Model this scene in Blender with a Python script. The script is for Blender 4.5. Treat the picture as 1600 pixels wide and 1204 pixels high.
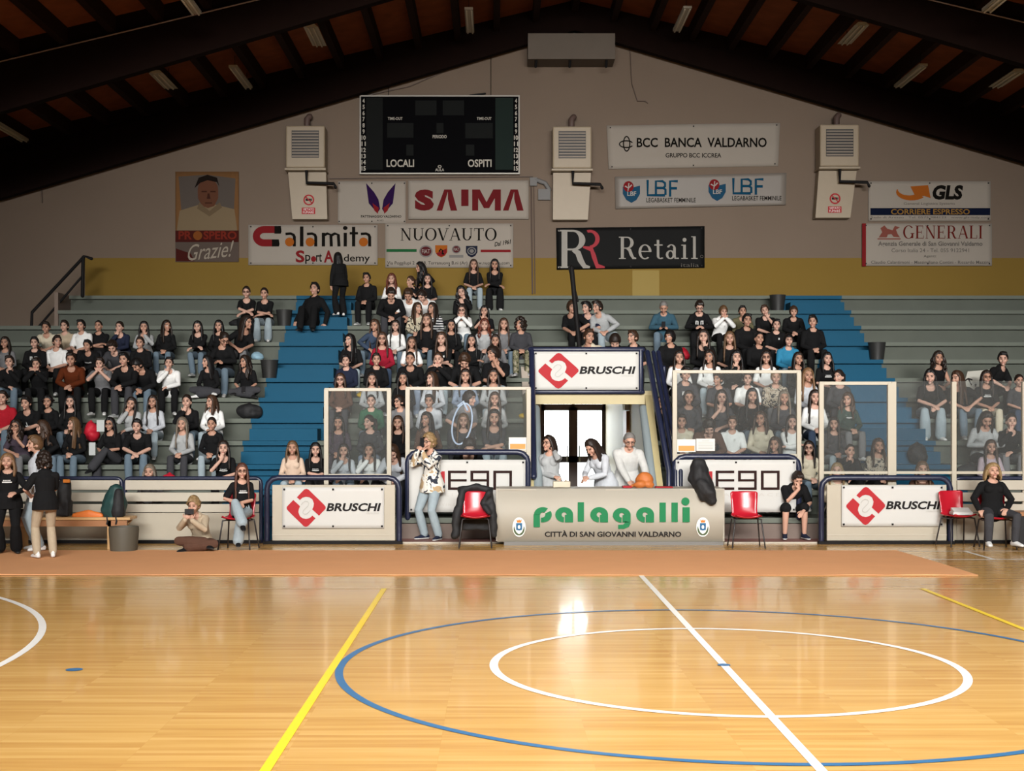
import bpy, bmesh, math, random
from mathutils import Vector, Matrix, noise
for o in list(bpy.data.objects): bpy.data.objects.remove(o)
SC = bpy.context.scene; COL = SC.collection
R = math.radians; PI = math.pi
# ---------------------------------------------------------------- camera, world, lights, exposure
F = 2080.0; CXP, CYP = 774.0, 653.0; HC = 1.87
cam_d = bpy.data.cameras.new('camera'); cam = bpy.data.objects.new('camera', cam_d); COL.objects.link(cam)
cam.location = (0, 0, HC); cam.rotation_euler = (R(90), 0, 0)
cam_d.sensor_width = 36; cam_d.lens = F/1600*36
cam_d.shift_x = (800-CXP)/1600; cam_d.shift_y = (CYP-602)/1600
cam_d.clip_end = 300
SC.camera = cam
w = bpy.data.worlds.new('sky'); SC.world = w; w.use_nodes = True
w.node_tree.nodes['Background'].inputs[0].default_value = (0.93, 0.97, 1.0, 1)
w.node_tree.nodes['Background'].inputs[1].default_value = 9.0
SC.view_settings.view_transform = 'Standard'; SC.view_settings.look = 'None'
SC.view_settings.exposure = 0.02; SC.view_settings.gamma = 1.0; SC.view_settings.use_curve_mapping = False
def area(name, loc, target, sx, sy, power, color=(1,1,1), spread=180):
    l = bpy.data.lights.new(name, 'AREA'); l.shape = 'RECTANGLE'; l.size = sx; l.size_y = sy
    l.energy = power; l.color = color; l.spread = R(spread)
    o = bpy.data.objects.new(name, l); COL.objects.link(o); o.location = loc
    o.rotation_euler = (Vector(target)-Vector(loc)).to_track_quat('-Z', 'Y').to_euler()
    return o
# roof-light daylight above the court, plus a fill lamp added behind the camera
area('rooflight_daylight', (1.75, 5.2, 9.2), (1.75, 9.5, 0), 12, 5, 1500, (1.0, 0.97, 0.93), 120)
area('front_fill', (1.75, -5.4, 7.7), (1.75, 25, 2.9), 22, 1.8, 1080, (1.0, 0.98, 0.95), 42)

# ---------------------------------------------------------------- helpers
def lin(c):
    return tuple((v/255/12.92) if v/255 <= 0.04045 else ((v/255+0.055)/1.055)**2.4 for v in c)
MATS = {}
def mat(name, rgb, rough=0.6, metal=0.0, spec=0.4, var=0.0, scale=8.0, bump=0.0, emit=0.0, coat=0.0):
    if name in MATS: return MATS[name]
    m = bpy.data.materials.new(name); m.use_nodes = True; nt = m.node_tree; b = nt.nodes['Principled BSDF']
    c = tuple(rgb)+(1,)
    b.inputs['Base Color'].default_value = c; b.inputs['Roughness'].default_value = rough
    b.inputs['Metallic'].default_value = metal; b.inputs['Specular IOR Level'].default_value = spec
    if coat: b.inputs['Coat Weight'].default_value = coat; b.inputs['Coat Roughness'].default_value = 0.1
    if emit:
        b.inputs['Emission Color'].default_value = c; b.inputs['Emission Strength'].default_value = emit
    if var or bump:
        tc = nt.nodes.new('ShaderNodeTexCoord'); n = nt.nodes.new('ShaderNodeTexNoise')
        n.inputs['Scale'].default_value = scale; n.inputs['Detail'].default_value = 4
        nt.links.new(tc.outputs['Object'], n.inputs['Vector'])
        if var:
            mx = nt.nodes.new('ShaderNodeMix'); mx.data_type = 'RGBA'
            mx.inputs[6].default_value = tuple(v*(1-var) for v in rgb)+(1,)
            mx.inputs[7].default_value = tuple(min(1, v*(1+var)) for v in rgb)+(1,)
            nt.links.new(n.outputs['Fac'], mx.inputs[0]); nt.links.new(mx.outputs[2], b.inputs['Base Color'])
        if bump:
            bp = nt.nodes.new('ShaderNodeBump'); bp.inputs['Strength'].default_value = bump; bp.inputs['Distance'].default_value = 0.02
            nt.links.new(n.outputs['Fac'], bp.inputs['Height']); nt.links.new(bp.outputs['Normal'], b.inputs['Normal'])
    MATS[name] = m; return m
def P(px, py, Y):                              # point at depth Y seen at photo pixel
    return Vector(((px-CXP)*Y/F, Y, HC-(py-CYP)*Y/F))
def X_(px, Y): return (px-CXP)*Y/F
def Z_(py, Y): return HC-(py-CYP)*Y/F
class MB:
    def __init__(s): s.v = []; s.f = []; s.mi = []; s.cur = 0
    def face(s, idx): s.f.append(tuple(idx)); s.mi.append(s.cur)
    def box(s, x0, x1, y0, y1, z0, z1, M=None):
        b = len(s.v)
        for x in (x0, x1):
            for y in (y0, y1):
                for z in (z0, z1):
                    p = Vector((x, y, z)); s.v.append(M @ p if M else p)
        for q in ((0,1,3,2),(4,6,7,5),(0,4,5,1),(2,3,7,6),(0,2,6,4),(1,5,7,3)): s.face([b+i for i in q])
        return s
    def prism(s, pts, y0, y1):                  # pts: (x,z) outline, extruded along y
        b = len(s.v); n = len(pts)
        for y in (y0, y1):
            for x, z in pts: s.v.append(Vector((x, y, z)))
        s.face(range(b, b+n)); s.face(range(b+2*n-1, b+n-1, -1))
        for i in range(n): j = (i+1) % n; s.face((b+i, b+n+i, b+n+j, b+j))
        return s
    def prism_x(s, pts, x0, x1):                # pts: (y,z)
        b = len(s.v); n = len(pts)
        for x in (x0, x1):
            for y, z in pts: s.v.append(Vector((x, y, z)))
        s.face(range(b, b+n)); s.face(range(b+2*n-1, b+n-1, -1))
        for i in range(n): j = (i+1) % n; s.face((b+i, b+j, b+n+j, b+n+i))
        return s
    def tube(s, pts, rad, n=10, caps=True, up=None):
        pts = [Vector(p) for p in pts]
        if not isinstance(rad, (list, tuple)): rad = [rad]*len(pts)
        rr = [(a, a) if not isinstance(a, (tuple, list)) else a for a in rad]
        rings = []; prev = None
        for i, p in enumerate(pts):
            t = (pts[min(i+1, len(pts)-1)]-pts[max(i-1, 0)]).normalized()
            ref = Vector(up) if up is not None else (prev if prev is not None else (Vector((0,0,1)) if abs(t.z) < .9 else Vector((0,1,0))))
            a = (ref - t*ref.dot(t))
            if a.length < 1e-4: a = Vector((1,0,0)) - t*t.x
            a.normalize(); prev = a; b2 = t.cross(a)
            rings.append((p, a, b2, t, rr[i]))
        seq = []
        if caps:
            p, a, b2, t, r = rings[0]; m = (r[0]+r[1])/2
            for k in (0.95, 0.6): seq.append((p-t*m*k, a, b2, tuple(x*math.sqrt(max(0, 1-k*k)) for x in r)))
        for p, a, b2, t, r in rings: seq.append((p, a, b2, r))
        if caps:
            p, a, b2, t, r = rings[-1]; m = (r[0]+r[1])/2
            for k in (0.6, 0.95): seq.append((p+t*m*k, a, b2, tuple(x*math.sqrt(max(0, 1-k*k)) for x in r)))
        b = len(s.v)
        for p, a, b2, r in seq:
            for i in range(n):
                th = 2*PI*i/n; s.v.append(p + a*(r[0]*math.cos(th)) + b2*(r[1]*math.sin(th)))
        for k in range(len(seq)-1):
            for i in range(n):
                j = (i+1) % n; s.face((b+k*n+i, b+k*n+j, b+(k+1)*n+j, b+(k+1)*n+i))
        s.face(range(b+n-1, b-1, -1)); e = b+(len(seq)-1)*n; s.face(range(e, e+n))
        return s
    def ell(s, c, r, M=None, nu=14, nv=9):
        c = Vector(c); b = len(s.v)
        def put(p): s.v.append(c + (M @ p if M else p))
        put(Vector((0, 0, r[2])))
        for i in range(1, nv):
            ph = PI*i/nv
            for j in range(nu):
                th = 2*PI*j/nu
                put(Vector((r[0]*math.sin(ph)*math.cos(th), r[1]*math.sin(ph)*math.sin(th), r[2]*math.cos(ph))))
        put(Vector((0, 0, -r[2]))); L = len(s.v)-1
        for j in range(nu): s.face((b, b+1+j, b+1+(j+1) % nu))
        for i in range(nv-2):
            for j in range(nu):
                k = (j+1) % nu; a0 = b+1+i*nu; a1 = a0+nu
                s.face((a0+j, a1+j, a1+k, a0+k))
        a0 = b+1+(nv-2)*nu
        for j in range(nu): s.face((L, a0+(j+1) % nu, a0+j))
        return s
    def lathe(s, prof, c=(0,0,0), n=20):        # prof: (r,z)
        b = len(s.v); c = Vector(c)
        for r, z in prof:
            for i in range(n): s.v.append(c+Vector((r*math.cos(2*PI*i/n), r*math.sin(2*PI*i/n), z)))
        for k in range(len(prof)-1):
            for i in range(n):
                j = (i+1) % n; s.face((b+k*n+i, b+k*n+j, b+(k+1)*n+j, b+(k+1)*n+i))
        return s
    def quad(s, a, b_, c, d):
        b = len(s.v); s.v += [Vector(a), Vector(b_), Vector(c), Vector(d)]; s.face((b, b+1, b+2, b+3)); return s
    def mesh(s, name, mats):
        me = bpy.data.meshes.new(name); me.from_pydata([tuple(v) for v in s.v], [], s.f)
        for m in (mats if isinstance(mats, (list, tuple)) else [mats]): me.materials.append(m)
        if len(set(s.mi)) > 1 or (s.mi and s.mi[0]): me.polygons.foreach_set('material_index', s.mi)
        return me
def fixn(me):
    bm = bmesh.new(); bm.from_mesh(me); bmesh.ops.recalc_face_normals(bm, faces=bm.faces); bm.to_mesh(me); bm.free()
def obj(name, mb, mats, parent=None, smooth=False, bevel=0, label=None):
    me = mb.mesh(name, mats) if isinstance(mb, MB) else mb
    if isinstance(mb, MB): fixn(me)
    if smooth:
        me.polygons.foreach_set('use_smooth', [True]*len(me.polygons))
    o = bpy.data.objects.new(name, me); COL.objects.link(o)
    if smooth == 2: me.set_sharp_from_angle(angle=R(40))
    if bevel:
        md = o.modifiers.new('bevel', 'BEVEL'); md.width = bevel; md.segments = 2; md.limit_method = 'ANGLE'
    if parent: attach(o, parent)
    if label: o['label'] = label
    return o
def attach(o, parent):
    o.parent = parent
    loc = Vector(parent.location) if parent.parent is None else Vector((0, 0, 0))
    o.matrix_parent_inverse = Matrix.Translation(-loc)
def tag(o, label, cat, group=None, kind=None):
    o['label'] = label; o['category'] = cat
    if group: o['group'] = group
    if kind: o['kind'] = kind
    return o
def thing(name, label, cat, loc=(0,0,0), group=None, kind=None):
    o = bpy.data.objects.new(name, None); COL.objects.link(o); o.location = loc; o.empty_display_size = .1
    return tag(o, label, cat, group, kind)
def struct(name, mb, mats, label=None, **k):
    o = obj(name, mb, mats, **k); o['kind'] = 'structure'
    if label: o['label'] = label
    return o
# ---------------------------------------------------------------- palette
cream = mat('cream_paint', (.39, .35, .275), .45, var=.06, scale=3)
creamw = mat('pale_cream_paint', (.43, .39, .315), .45, var=.05, scale=3)
navy = mat('navy_enamel', (.012, .016, .04), .35, spec=.5)
blackp = mat('black_paint', (.009, .008, .008), .6, spec=.12)
vinyl = mat('white_vinyl', (.50, .495, .47), .55, spec=.2, var=.03, scale=2, bump=.12)
vinylg = mat('dimmed_white_vinyl', (.30, .265, .225), .8, spec=.05, var=.04, scale=2)  # white vinyl with the end wall's dimness put into its colour
wall_ink = mat('wall_grey_ink', (.10, .09, .08), .9, spec=.03)
redb = mat('sign_red', (.36, .022, .028), .6, spec=.12)
blackt = mat('sign_black', (.012, .010, .010), .6, spec=.12)
whitet = mat('sign_white', (.75, .74, .70), .6, spec=.12)
greyt = mat('sign_grey', (.38, .37, .34), .6)
greent = mat('sign_green', (.016, .17, .065), .6, spec=.12)
oranget = mat('sign_orange', (.55, .17, .025), .6, spec=.12)
bluet = mat('sign_blue', (.03, .12, .24), .6, spec=.12)
steel = mat('grey_steel', (.35, .36, .36), .35, metal=.7)
redpl = mat('red_plastic', (.40, .010, .022), .25, spec=.5)
chrome_blk = mat('black_tube', (.015, .012, .012), .35)
woodb = mat('pale_bench_wood', (.50, .30, .13), .4, var=.15, scale=6)
bagblack = mat('black_nylon', (.012, .012, .013), .7, var=.2, scale=20, bump=.3)
# ---------------------------------------------------------------- room shell
def wood_floor():
    m = bpy.data.materials.new('parquet'); m.use_nodes = True; nt = m.node_tree; N = nt.nodes.new; L = nt.links.new
    b = nt.nodes['Principled BSDF']
    tc = N('ShaderNodeTexCoord'); br = N('ShaderNodeTexBrick')
    br.offset = .37; br.offset_frequency = 1
    br.inputs['Scale'].default_value = 1; br.inputs['Brick Width'].default_value = .85; br.inputs['Row Height'].default_value = .06
    br.inputs['Mortar Size'].default_value = .0012; br.inputs['Bias'].default_value = -.1
    br.inputs['Color1'].default_value = (.0, .0, .0, 1); br.inputs['Color2'].default_value = (1, 1, 1, 1); br.inputs['Mortar'].default_value = (.1, .1, .1, 1)
    L(tc.outputs['Object'], br.inputs['Vector'])
    mp = N('ShaderNodeMapping'); mp.inputs['Scale'].default_value = (.9, 14, 1)
    ns = N('ShaderNodeTexNoise'); ns.inputs['Scale'].default_value = 1.2; ns.inputs['Detail'].default_value = 5
    L(tc.outputs['Object'], mp.inputs['Vector']); L(mp.outputs[0], ns.inputs['Vector'])
    ma = N('ShaderNodeMath'); ma.operation = 'MULTIPLY_ADD'; ma.inputs[1].default_value = .34; ma.inputs[2].default_value = -.02
    L(br.outputs['Color'], ma.inputs[0])
    ad = N('ShaderNodeMath'); ad.operation = 'MULTIPLY_ADD'; ad.inputs[1].default_value = .75
    L(ns.outputs['Fac'], ad.inputs[0]); L(ma.outputs[0], ad.inputs[2])
    cr = N('ShaderNodeValToRGB'); e = cr.color_ramp.elements
    e[0].position = .1; e[0].color = (.44, .21, .052, 1); e[1].position = .95; e[1].color = (.70, .445, .158, 1)
    k = e.new(.5); k.color = (.58, .335, .096, 1)
    L(ad.outputs[0], cr.inputs[0]); L(cr.outputs[0], b.inputs['Base Color'])
    b.inputs['Roughness'].default_value = .22; b.inputs['Specular IOR Level'].default_value = .4
    b.inputs['Coat Weight'].default_value = .22; b.inputs['Coat Roughness'].default_value = .06
    return m
XL, XR, YB, YF = -14.2, 17.7, 29.7, -6.2; XC = 1.75
m = MB(); m.box(XL, XR, YF, 20.55, -.12, 0)
floor = struct('floor', m, wood_floor(), 'glossy strip-wood sports floor with painted court lines')
def line_mat(n, c): return mat(n, c, .28, spec=.5)
wl = line_mat('white_court_paint', (.85, .84, .80)); bl = line_mat('blue_court_paint', (.035, .145, .31)); yl = line_mat('yellow_court_paint', (.85, .60, .03)); pl = line_mat('faded_court_paint', (.72, .50, .24))
def ring(cx, cy, ro, wd, a0, a1, n, mt, lab, z=.003):
    m = MB(); b = 0
    for i in range(n+1):
        a = a0+(a1-a0)*i/n
        for r in (ro, ro-wd): m.v.append(Vector((cx+r*math.cos(a), cy+r*math.sin(a), z)))
    for i in range(n): m.face((2*i, 2*i+2, 2*i+3, 2*i+1))
    obj('court_line', m, mt, floor, label=lab)
def stripe(x0, x1, y0, y1, mt, lab, z=.002):
    m = MB(); m.quad((x0, y0, z), (x1, y0, z), (x1, y1, z), (x0, y1, z)); obj('court_line', m, mt, floor, label=lab)
ring(1.73, 10.08, 1.775, .065, 0, 2*PI, 120, wl, 'white centre circle')
ring(1.73, 10.08, 2.925, .06, 0, 2*PI, 140, bl, 'blue outer circle')
ring(-9.52, 10.08, 5.80, .065, -PI/2, PI/2, 90, wl, 'white arc at far left')
stripe(1.70, 1.76, YF+.1, 17.6, wl, 'white halfway line', .0035)
stripe(-1.25, -1.19, 5.55, 14.6, yl, 'yellow line left of the circles', .0042)
stripe(4.65, 4.71, 5.55, 14.6, yl, 'yellow line right of the circles', .0042)
stripe(-7.3, 10.7, 14.57, 14.62, pl, 'faded side line')
stripe(-12.3, 15.7, 17.58, 17.64, wl, 'white side line')
stripe(5.0, 15.7, 18.70, 18.75, wl, 'white outer side line')
stripe(6.57, 6.63, 17.64, 18.70, wl, 'short white tick between side lines')
ring(X_(116, 3890/393), 3890/393, .062, .0619, 0, 2*PI, 30, bl, 'blue dot')
ring(1.73, 10.08, .05, .0499, 0, 2*PI, 30, bl, 'blue centre dot', .0045)
# mauve linoleum strip in front of the stands
m = MB(); m.box(-1.45, 4.95, 19.9, 20.44, .001, .02)
lino = struct('trim_1', m, mat('mauve_lino', (.24, .105, .09), .5, var=.08), 'mauve linoleum strip at the foot of the stands')
m = MB(); m.box(-1.45, 4.95, 19.86, 19.9, .001, .024); obj('nosing', m, creamw, lino)
m = MB(); m.box(-1.45, .49, 20.44, 20.452, .02, .25); m.box(2.6, 4.95, 20.44, 20.452, .02, .25)
obj('skirting', m, mat('mauve_grey_skirting', (.155, .115, .095), .7, var=.1), lino)
# walls
def wall_mat():
    m = mat('plaster', (.175, .132, .10), .9, spec=.1, var=.07, scale=.7); return m
plaster = wall_mat()
ZA, SL = 10.41, .2925                       # underside of the gable beam
def roof_under(x, off=0): return ZA+off-SL*abs(x-XC)
bw = MB(); bw.prism([(XL, -.1), (XR, -.1), (XR, 11.2-.24*(XR-XC)), (XC, 11.2), (XL, 11.2-.24*(XC-XL))], YB, YB+.3)
# the back wall is built with an opening for the exit doors at the end of the tunnel
bw = MB(); top = lambda x: 11.3-.24*abs(x-XC)
DX0, DX1 = 1.02, 2.46
bw.prism([(XL, -.1), (DX0, -.1), (DX0, 4.0), (DX0, top(DX0)), (XL, top(XL))], YB, YB+.3)
bw.prism([(DX1, -.1), (XR, -.1), (XR, top(XR)), (DX1, top(DX1)), (DX1, 4.0)], YB, YB+.3)
bw.prism([(DX0, 4.0), (DX1, 4.0), (DX1, top(DX1)), (XC, top(XC)), (DX0, top(DX0))], YB, YB+.3)
wb = struct('wall_back', bw, plaster, 'gable end wall of pale plaster above the stands')
band = MB(); band.box(X_(133, YB), XR, YB-.006, YB, 4.3, Z_(403, YB))
obj('ochre_band', band, mat('ochre_paint', (.19, .12, .026), .85, spec=.1, var=.05, scale=1), wb, label='ochre painted band along foot of wall')
band = MB(); band.box(X_(988, YB), X_(1030, YB), YB-.012, YB-.006, 4.5, Z_(422, YB))
obj('yellow_panel', band, mat('yellow_panel', (.23, .15, .01), .6), wb, label='brighter yellow square panel')
struct('wall_left', MB().box(XL-.2, XL, YF, YB, -.1, 8.2), plaster)
struct('wall_right', MB().box(XR, XR+.2, YF, YB, -.1, 8.2), plaster)
wf = MB(); wx0, wx1, wz0, wz1 = -9.2, 12.7, 6.4, 8.5
wf.prism([(XL, -.1), (XR, -.1), (XR, wz0), (XL, wz0)], YF-.2, YF)
wf.prism([(XL, wz0), (wx0, wz0), (wx0, wz1), (XL, wz1)], YF-.2, YF); wf.prism([(wx1, wz0), (XR, wz0), (XR, wz1), (wx1, wz1)], YF-.2, YF)
wf.prism([(XL, wz1), (XR, wz1), (XR, top(XR)), (XC, top(XC)), (XL, top(XL))], YF-.2, YF)
struct('wall_front', wf, plaster)
wn = MB()
for i in range(9): x = wx0+(wx1-wx0)*i/8; wn.box(x-.04, x+.04, YF-.12, YF-.06, wz0, wz1)
wn.box(wx0, wx1, YF-.12, YF-.06, wz0, wz0+.08); wn.box(wx0, wx1, YF-.12, YF-.06, wz1-.08, wz1)
struct('added_window_1', wn, steel)  # window band added around the front fill lamp, in an unseen wall
# ceiling: board soffit, purlins, portal beams
def board_mat():
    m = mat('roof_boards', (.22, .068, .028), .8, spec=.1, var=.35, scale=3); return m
cm = MB()
for sgn, xe in ((-1, XL-.2), (1, XR+.2)):
    za = 11.10; ze = za-.24*abs(xe-XC)
    cm.prism([(XC, za), (xe, ze), (xe, ze+.12), (XC, za+.12)], YF-.2, YB+.3)
ceil = struct('ceiling', cm, board_mat(), 'dark reddish board roof soffit between purlins')
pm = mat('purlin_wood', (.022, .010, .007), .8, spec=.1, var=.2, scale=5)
for i in range(-18, 19):
    x = XC+i*.86
    if not (XL < x < XR): continue
    zc = 11.10-.24*abs(x-XC)
    for x0 in ((x,) if i % 2 else (x,)):
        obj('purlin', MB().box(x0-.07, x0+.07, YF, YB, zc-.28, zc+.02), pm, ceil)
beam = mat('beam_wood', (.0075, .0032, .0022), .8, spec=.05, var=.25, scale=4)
cable = mat('beam_cable', (.30, .22, .18), .5)
for i, yb in enumerate((29.32, 23.7, 18.1, 12.5, 6.9, 1.3)):
    m = MB()
    for xe in (XL, XR):
        dx = abs(xe-XC)
        m.prism([(XC, 10.74), (XC, ZA), (xe, ZA-SL*dx), (xe, 10.74-.24*dx)] if xe < XC else [(XC, ZA), (XC, 10.74), (xe, 10.74-.24*dx), (xe, ZA-SL*dx)], yb, yb+.2)
        m.prism([(XC, 11.1), (XC, 10.74), (xe, 10.74-.24*dx), (xe, 11.1-.24*dx)] if xe < XC else [(XC, 10.74), (XC, 11.1), (xe, 11.1-.24*dx), (xe, 10.74-.24*dx)], yb+.08, yb+.14)
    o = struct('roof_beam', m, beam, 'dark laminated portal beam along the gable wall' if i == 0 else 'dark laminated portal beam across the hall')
    if i:
        c = MB()
        for xe in (XL, XR): c.tube([(XC, yb-.03, 10.74), (xe, yb-.03, 10.74-.24*abs(xe-XC))], .012, 6)
        obj('cable', c, cable, o)
def ceiling_light(px0, py0, px1, py1, Y0, Y1, hang, lab):
    a, b = P(px0, py0, Y0), P(px1, py1, Y1); x = (a.x+b.x)/2; z = (a.z+b.z)/2
    t = thing('ceiling_light', lab, 'light', (x, (Y0+Y1)/2, z), 'unlit strip lights under the roof')
    wd = .14 if hang else .085
    m = MB(); m.prism([(x-wd*.5, z+.06), (x+wd*.5, z+.06), (x+wd, z), (x-wd, z)], Y0, Y1) if hang else m.box(x-wd, x+wd, Y0, Y1, z, z+.05)
    obj('housing', m, mat('lamp_housing', (.42, .40, .34), .5), t)
    for dx in (-.05, .05):
        obj('tube', MB().tube([(x+dx, Y0+.03, z-.02), (x+dx, Y1-.03, z-.02)], .018, 8), mat('lamp_tube', (.62, .58, .48), .3), t, True)
    zt = 11.10-.24*abs(x-XC)-.28
    w_ = MB()
    for y in (Y0+.2, Y1-.2): w_.tube([(x, y, z+.04), (x, y, max(zt+.02, z+.1))], .006, 5)
    obj('hanger', w_, blackp, t)
for a in ((363, 106, 389, 137, 26.6, 28.3, 0, 'long unlit strip light at upper left, beside shorter hanging one'),
          (732, 16, 735, 50, 26.6, 28.2, 0, 'unlit strip light left of the grey box at the gable peak'),
          (1076, 14, 1056, 48, 26.6, 28.2, 0, 'unlit strip light right of the grey box at the gable peak'),
          (1443, 104, 1403, 135, 26.6, 28.3, 0, 'long unlit strip light at upper right, left of a hanging one'),
          (-14, 188, 36, 220, 26.6, 28.6, 0, 'unlit strip light at the far left edge under the roof'),
          (243, 118, 268, 135, 25.6, 26.8, 1, 'short hanging strip light with slotted reflector, far left one'),
          (487, 46, 498, 68, 25.4, 26.7, 1, 'short hanging strip light with reflector above left wall heater'),
          (1344, 43, 1322, 65, 25.4, 26.7, 1, 'short hanging strip light with reflector above right wall heater'),
          (1586, 114, 1560, 134, 25.6, 26.8, 1, 'short hanging strip light with reflector at the right edge'),
          (284, -10, 303, 18, 21.0, 22.2, 0, 'strip light on nearer roof bay, cut by top edge at left'),
          (1575, -12, 1552, 12, 21.0, 22.2, 0, 'strip light on nearer roof bay, cut by top edge at right')):
    ceiling_light(*a)
# ---------------------------------------------------------------- grandstand
Y0S, RUN, Z0S, RISE = 22.0, .77, 1.10, .381
def rowY(k): return Y0S+RUN*k
def rowZ(k): return Z0S+RISE*k
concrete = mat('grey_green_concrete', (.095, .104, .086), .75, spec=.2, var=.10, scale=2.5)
stepblue = mat('blue_aisle_paint', (.002, .068, .13), .6, spec=.15, var=.06, scale=3)
TX0, TX1 = .62, 2.48                              # tunnel cut
stand = thing('grandstand', 'stepped grey-green concrete grandstand with two blue stairways', 'grandstand', (XC, 20.5, 0), kind='structure')
aisles = ((-4.32, -3.04), (6.27, 7.52))
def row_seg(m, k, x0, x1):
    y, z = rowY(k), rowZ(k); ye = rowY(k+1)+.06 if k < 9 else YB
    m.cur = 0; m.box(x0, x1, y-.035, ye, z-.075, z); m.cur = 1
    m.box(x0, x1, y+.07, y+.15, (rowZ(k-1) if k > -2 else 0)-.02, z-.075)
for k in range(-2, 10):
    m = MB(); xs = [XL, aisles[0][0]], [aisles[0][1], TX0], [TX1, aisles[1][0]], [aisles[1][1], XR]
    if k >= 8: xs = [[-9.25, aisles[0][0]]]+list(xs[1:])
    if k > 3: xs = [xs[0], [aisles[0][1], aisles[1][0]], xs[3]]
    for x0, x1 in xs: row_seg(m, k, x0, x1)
    obj('seat_row', m, [mat('lit_seat_slab', (.135, .150, .125), .75, spec=.15, var=.08, scale=2.5), concrete], stand)  # same paint as the riser, slab lightened to carry the top light
    for a, b in aisles:
        s = MB(); row_seg(s, k, a, b); y, z = rowY(k), rowZ(k)
        if k < 9: s.box(a+.05, b-.05, y+.34, y+.80, z, z+.205)
        obj('aisle_step', s, [stepblue, stepblue], stand, label='blue painted stairway step')
# stair head wall at the top left, with its railing
m = MB(); m.box(XL, -9.25, rowY(8)+.1, YB, 0, rowZ(7)+.02); m.box(-9.33, -9.25, rowY(8), YB, 0, rowZ(9))
obj('landing', m, mat('brown_plaster', (.20, .15, .12), .8, var=.1), stand)
yr = 28.3
t = thing('stair_railing', 'black tube handrail climbing at the top left of the stands', 'railing', P(48, 520, yr))
m = MB(); m.tube([P(48, 545, yr), P(50, 488, yr), P(132, 400, yr), P(143, 404, yr)], .035, 8); obj('handrail', m, blackp, t, True)
m = MB(); m.tube([P(130, 402, yr), P(129, 462, yr)], .04, 8); obj('post', m, blackp, t, True)
m = MB(); m.tube([P(52, 520, yr), P(128, 432, yr)], .025, 8); obj('mid_rail', m, blackp, t, True)
# ---------------------------------------------------------------- tunnel mouth
paintY = mat('yellow_cream_paint', (.43, .36, .19), .5, var=.05)
tun = thing('tunnel_entrance', 'pale yellow tunnel mouth under the stands with guard wall above it', 'tunnel', (1.55, 21.5, 0), kind='structure')
zt = 2.30
def cheek(x0, x1):
    return MB().prism_x([(20.45, 0), (20.45, .80), (21.95, zt), (YB-.002, zt), (YB-.002, 0)], x0, x1)
obj('cheek_wall', cheek(.50, .62), paintY, tun); obj('cheek_wall', cheek(2.46, 2.58), paintY, tun)
m = MB(); m.box(.50, 2.58, 21.9, 22.0, 2.10, zt+.02); obj('lintel', m, paintY, tun)
m = MB(); m.box(.62, 2.46, 22.0, 24.4, 2.22, 2.32); obj('tunnel_ceiling', m, mat('tunnel_white', (.75, .72, .66), .6), tun)
m = MB()
for x0, x1 in ((.5, .62), (2.46, 2.58)): m.prism_x([(24.35, 2.301), (YB-.002, 4.25), (YB-.002, 2.301)], x0, x1)
m.prism_x([(24.42, 2.24), (24.42, 2.14), (YB-.002, 4.08), (YB-.002, 4.18)], .622, 2.458)
obj('inner_wall', m, mat('tunnel_wall', (.76, .66, .56), .5, var=.03), tun)
m = MB(); m.box(.62, 2.46, 20.56, YB+.3, -.1, .004); obj('tunnel_floor', m, mat('tunnel_tiles', (.50, .46, .40), .25, var=.05), tun)
m = MB(); m.box(2.40, 2.46, 24.4, 25.0, 0, 2.0); obj('side_door', m, mat('orange_door', (.42, .15, .04), .4), tun, label='orange-brown side door edge')
m = MB(); m.box(2.38, 2.46, 24.5, 24.9, 2.02, 2.14); obj('sign_box', m, whitet, tun)
for x, lab in ((.66, None), (2.42, None)):
    m = MB(); m.tube([(x, 20.42, .75), (x, 21.75, 2.02)], .07, 14); obj('foam_pad', m, mat('grey_foam', (.22, .26, .27), .8, bump=.2, scale=30), tun, True)
# exit doors at the end of the tunnel
dY = YB+.05; dk = mat('brown_door_frame', (.05, .028, .022), .4)
def glass_mat(n, tint=(.93, .95, .95), haze=0.0, gl=.5):
    m = bpy.data.materials.new(n); m.use_nodes = True; nt = m.node_tree; nt.nodes.remove(nt.nodes['Principled BSDF'])
    o = nt.nodes['Material Output']; N = nt.nodes.new; L = nt.links.new
    t = N('ShaderNodeBsdfTransparent'); t.inputs[0].default_value = tint+(1,)
    g = N('ShaderNodeBsdfGlossy'); g.inputs['Roughness'].default_value = 0.0
    fr = N('ShaderNodeFresnel'); fr.inputs[0].default_value = 1.45
    mx = N('ShaderNodeMixShader'); sc_ = N('ShaderNodeMath'); sc_.operation = 'MULTIPLY'; sc_.inputs[1].default_value = gl; L(fr.outputs[0], sc_.inputs[0]); L(sc_.outputs[0], mx.inputs[0]); L(t.outputs[0], mx.inputs[1]); L(g.outputs[0], mx.inputs[2])
    out = mx
    if haze:
        d = N('ShaderNodeBsdfDiffuse'); d.inputs[0].default_value = (.6, .6, .58, 1)
        m2 = N('ShaderNodeMixShader'); m2.inputs[0].default_value = haze; L(mx.outputs[0], m2.inputs[1]); L(d.outputs[0], m2.inputs[2]); out = m2
    L(out.outputs[0], o.inputs[0]); return m
clear = glass_mat('door_glass'); acry = glass_mat('acrylic_sheet', (.86, .88, .88), .04, .05)
d = thing('door_1', 'brown framed double glass doors glowing with daylight at the tunnel end', 'door', (1.9, dY, 0), kind='structure')
m = MB()
for x0, x1 in ((DX0, DX0+.08), (DX1-.08, DX1), (1.64, 1.84)): m.box(x0, x1, dY, dY+.08, 0, 2.12)
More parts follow.
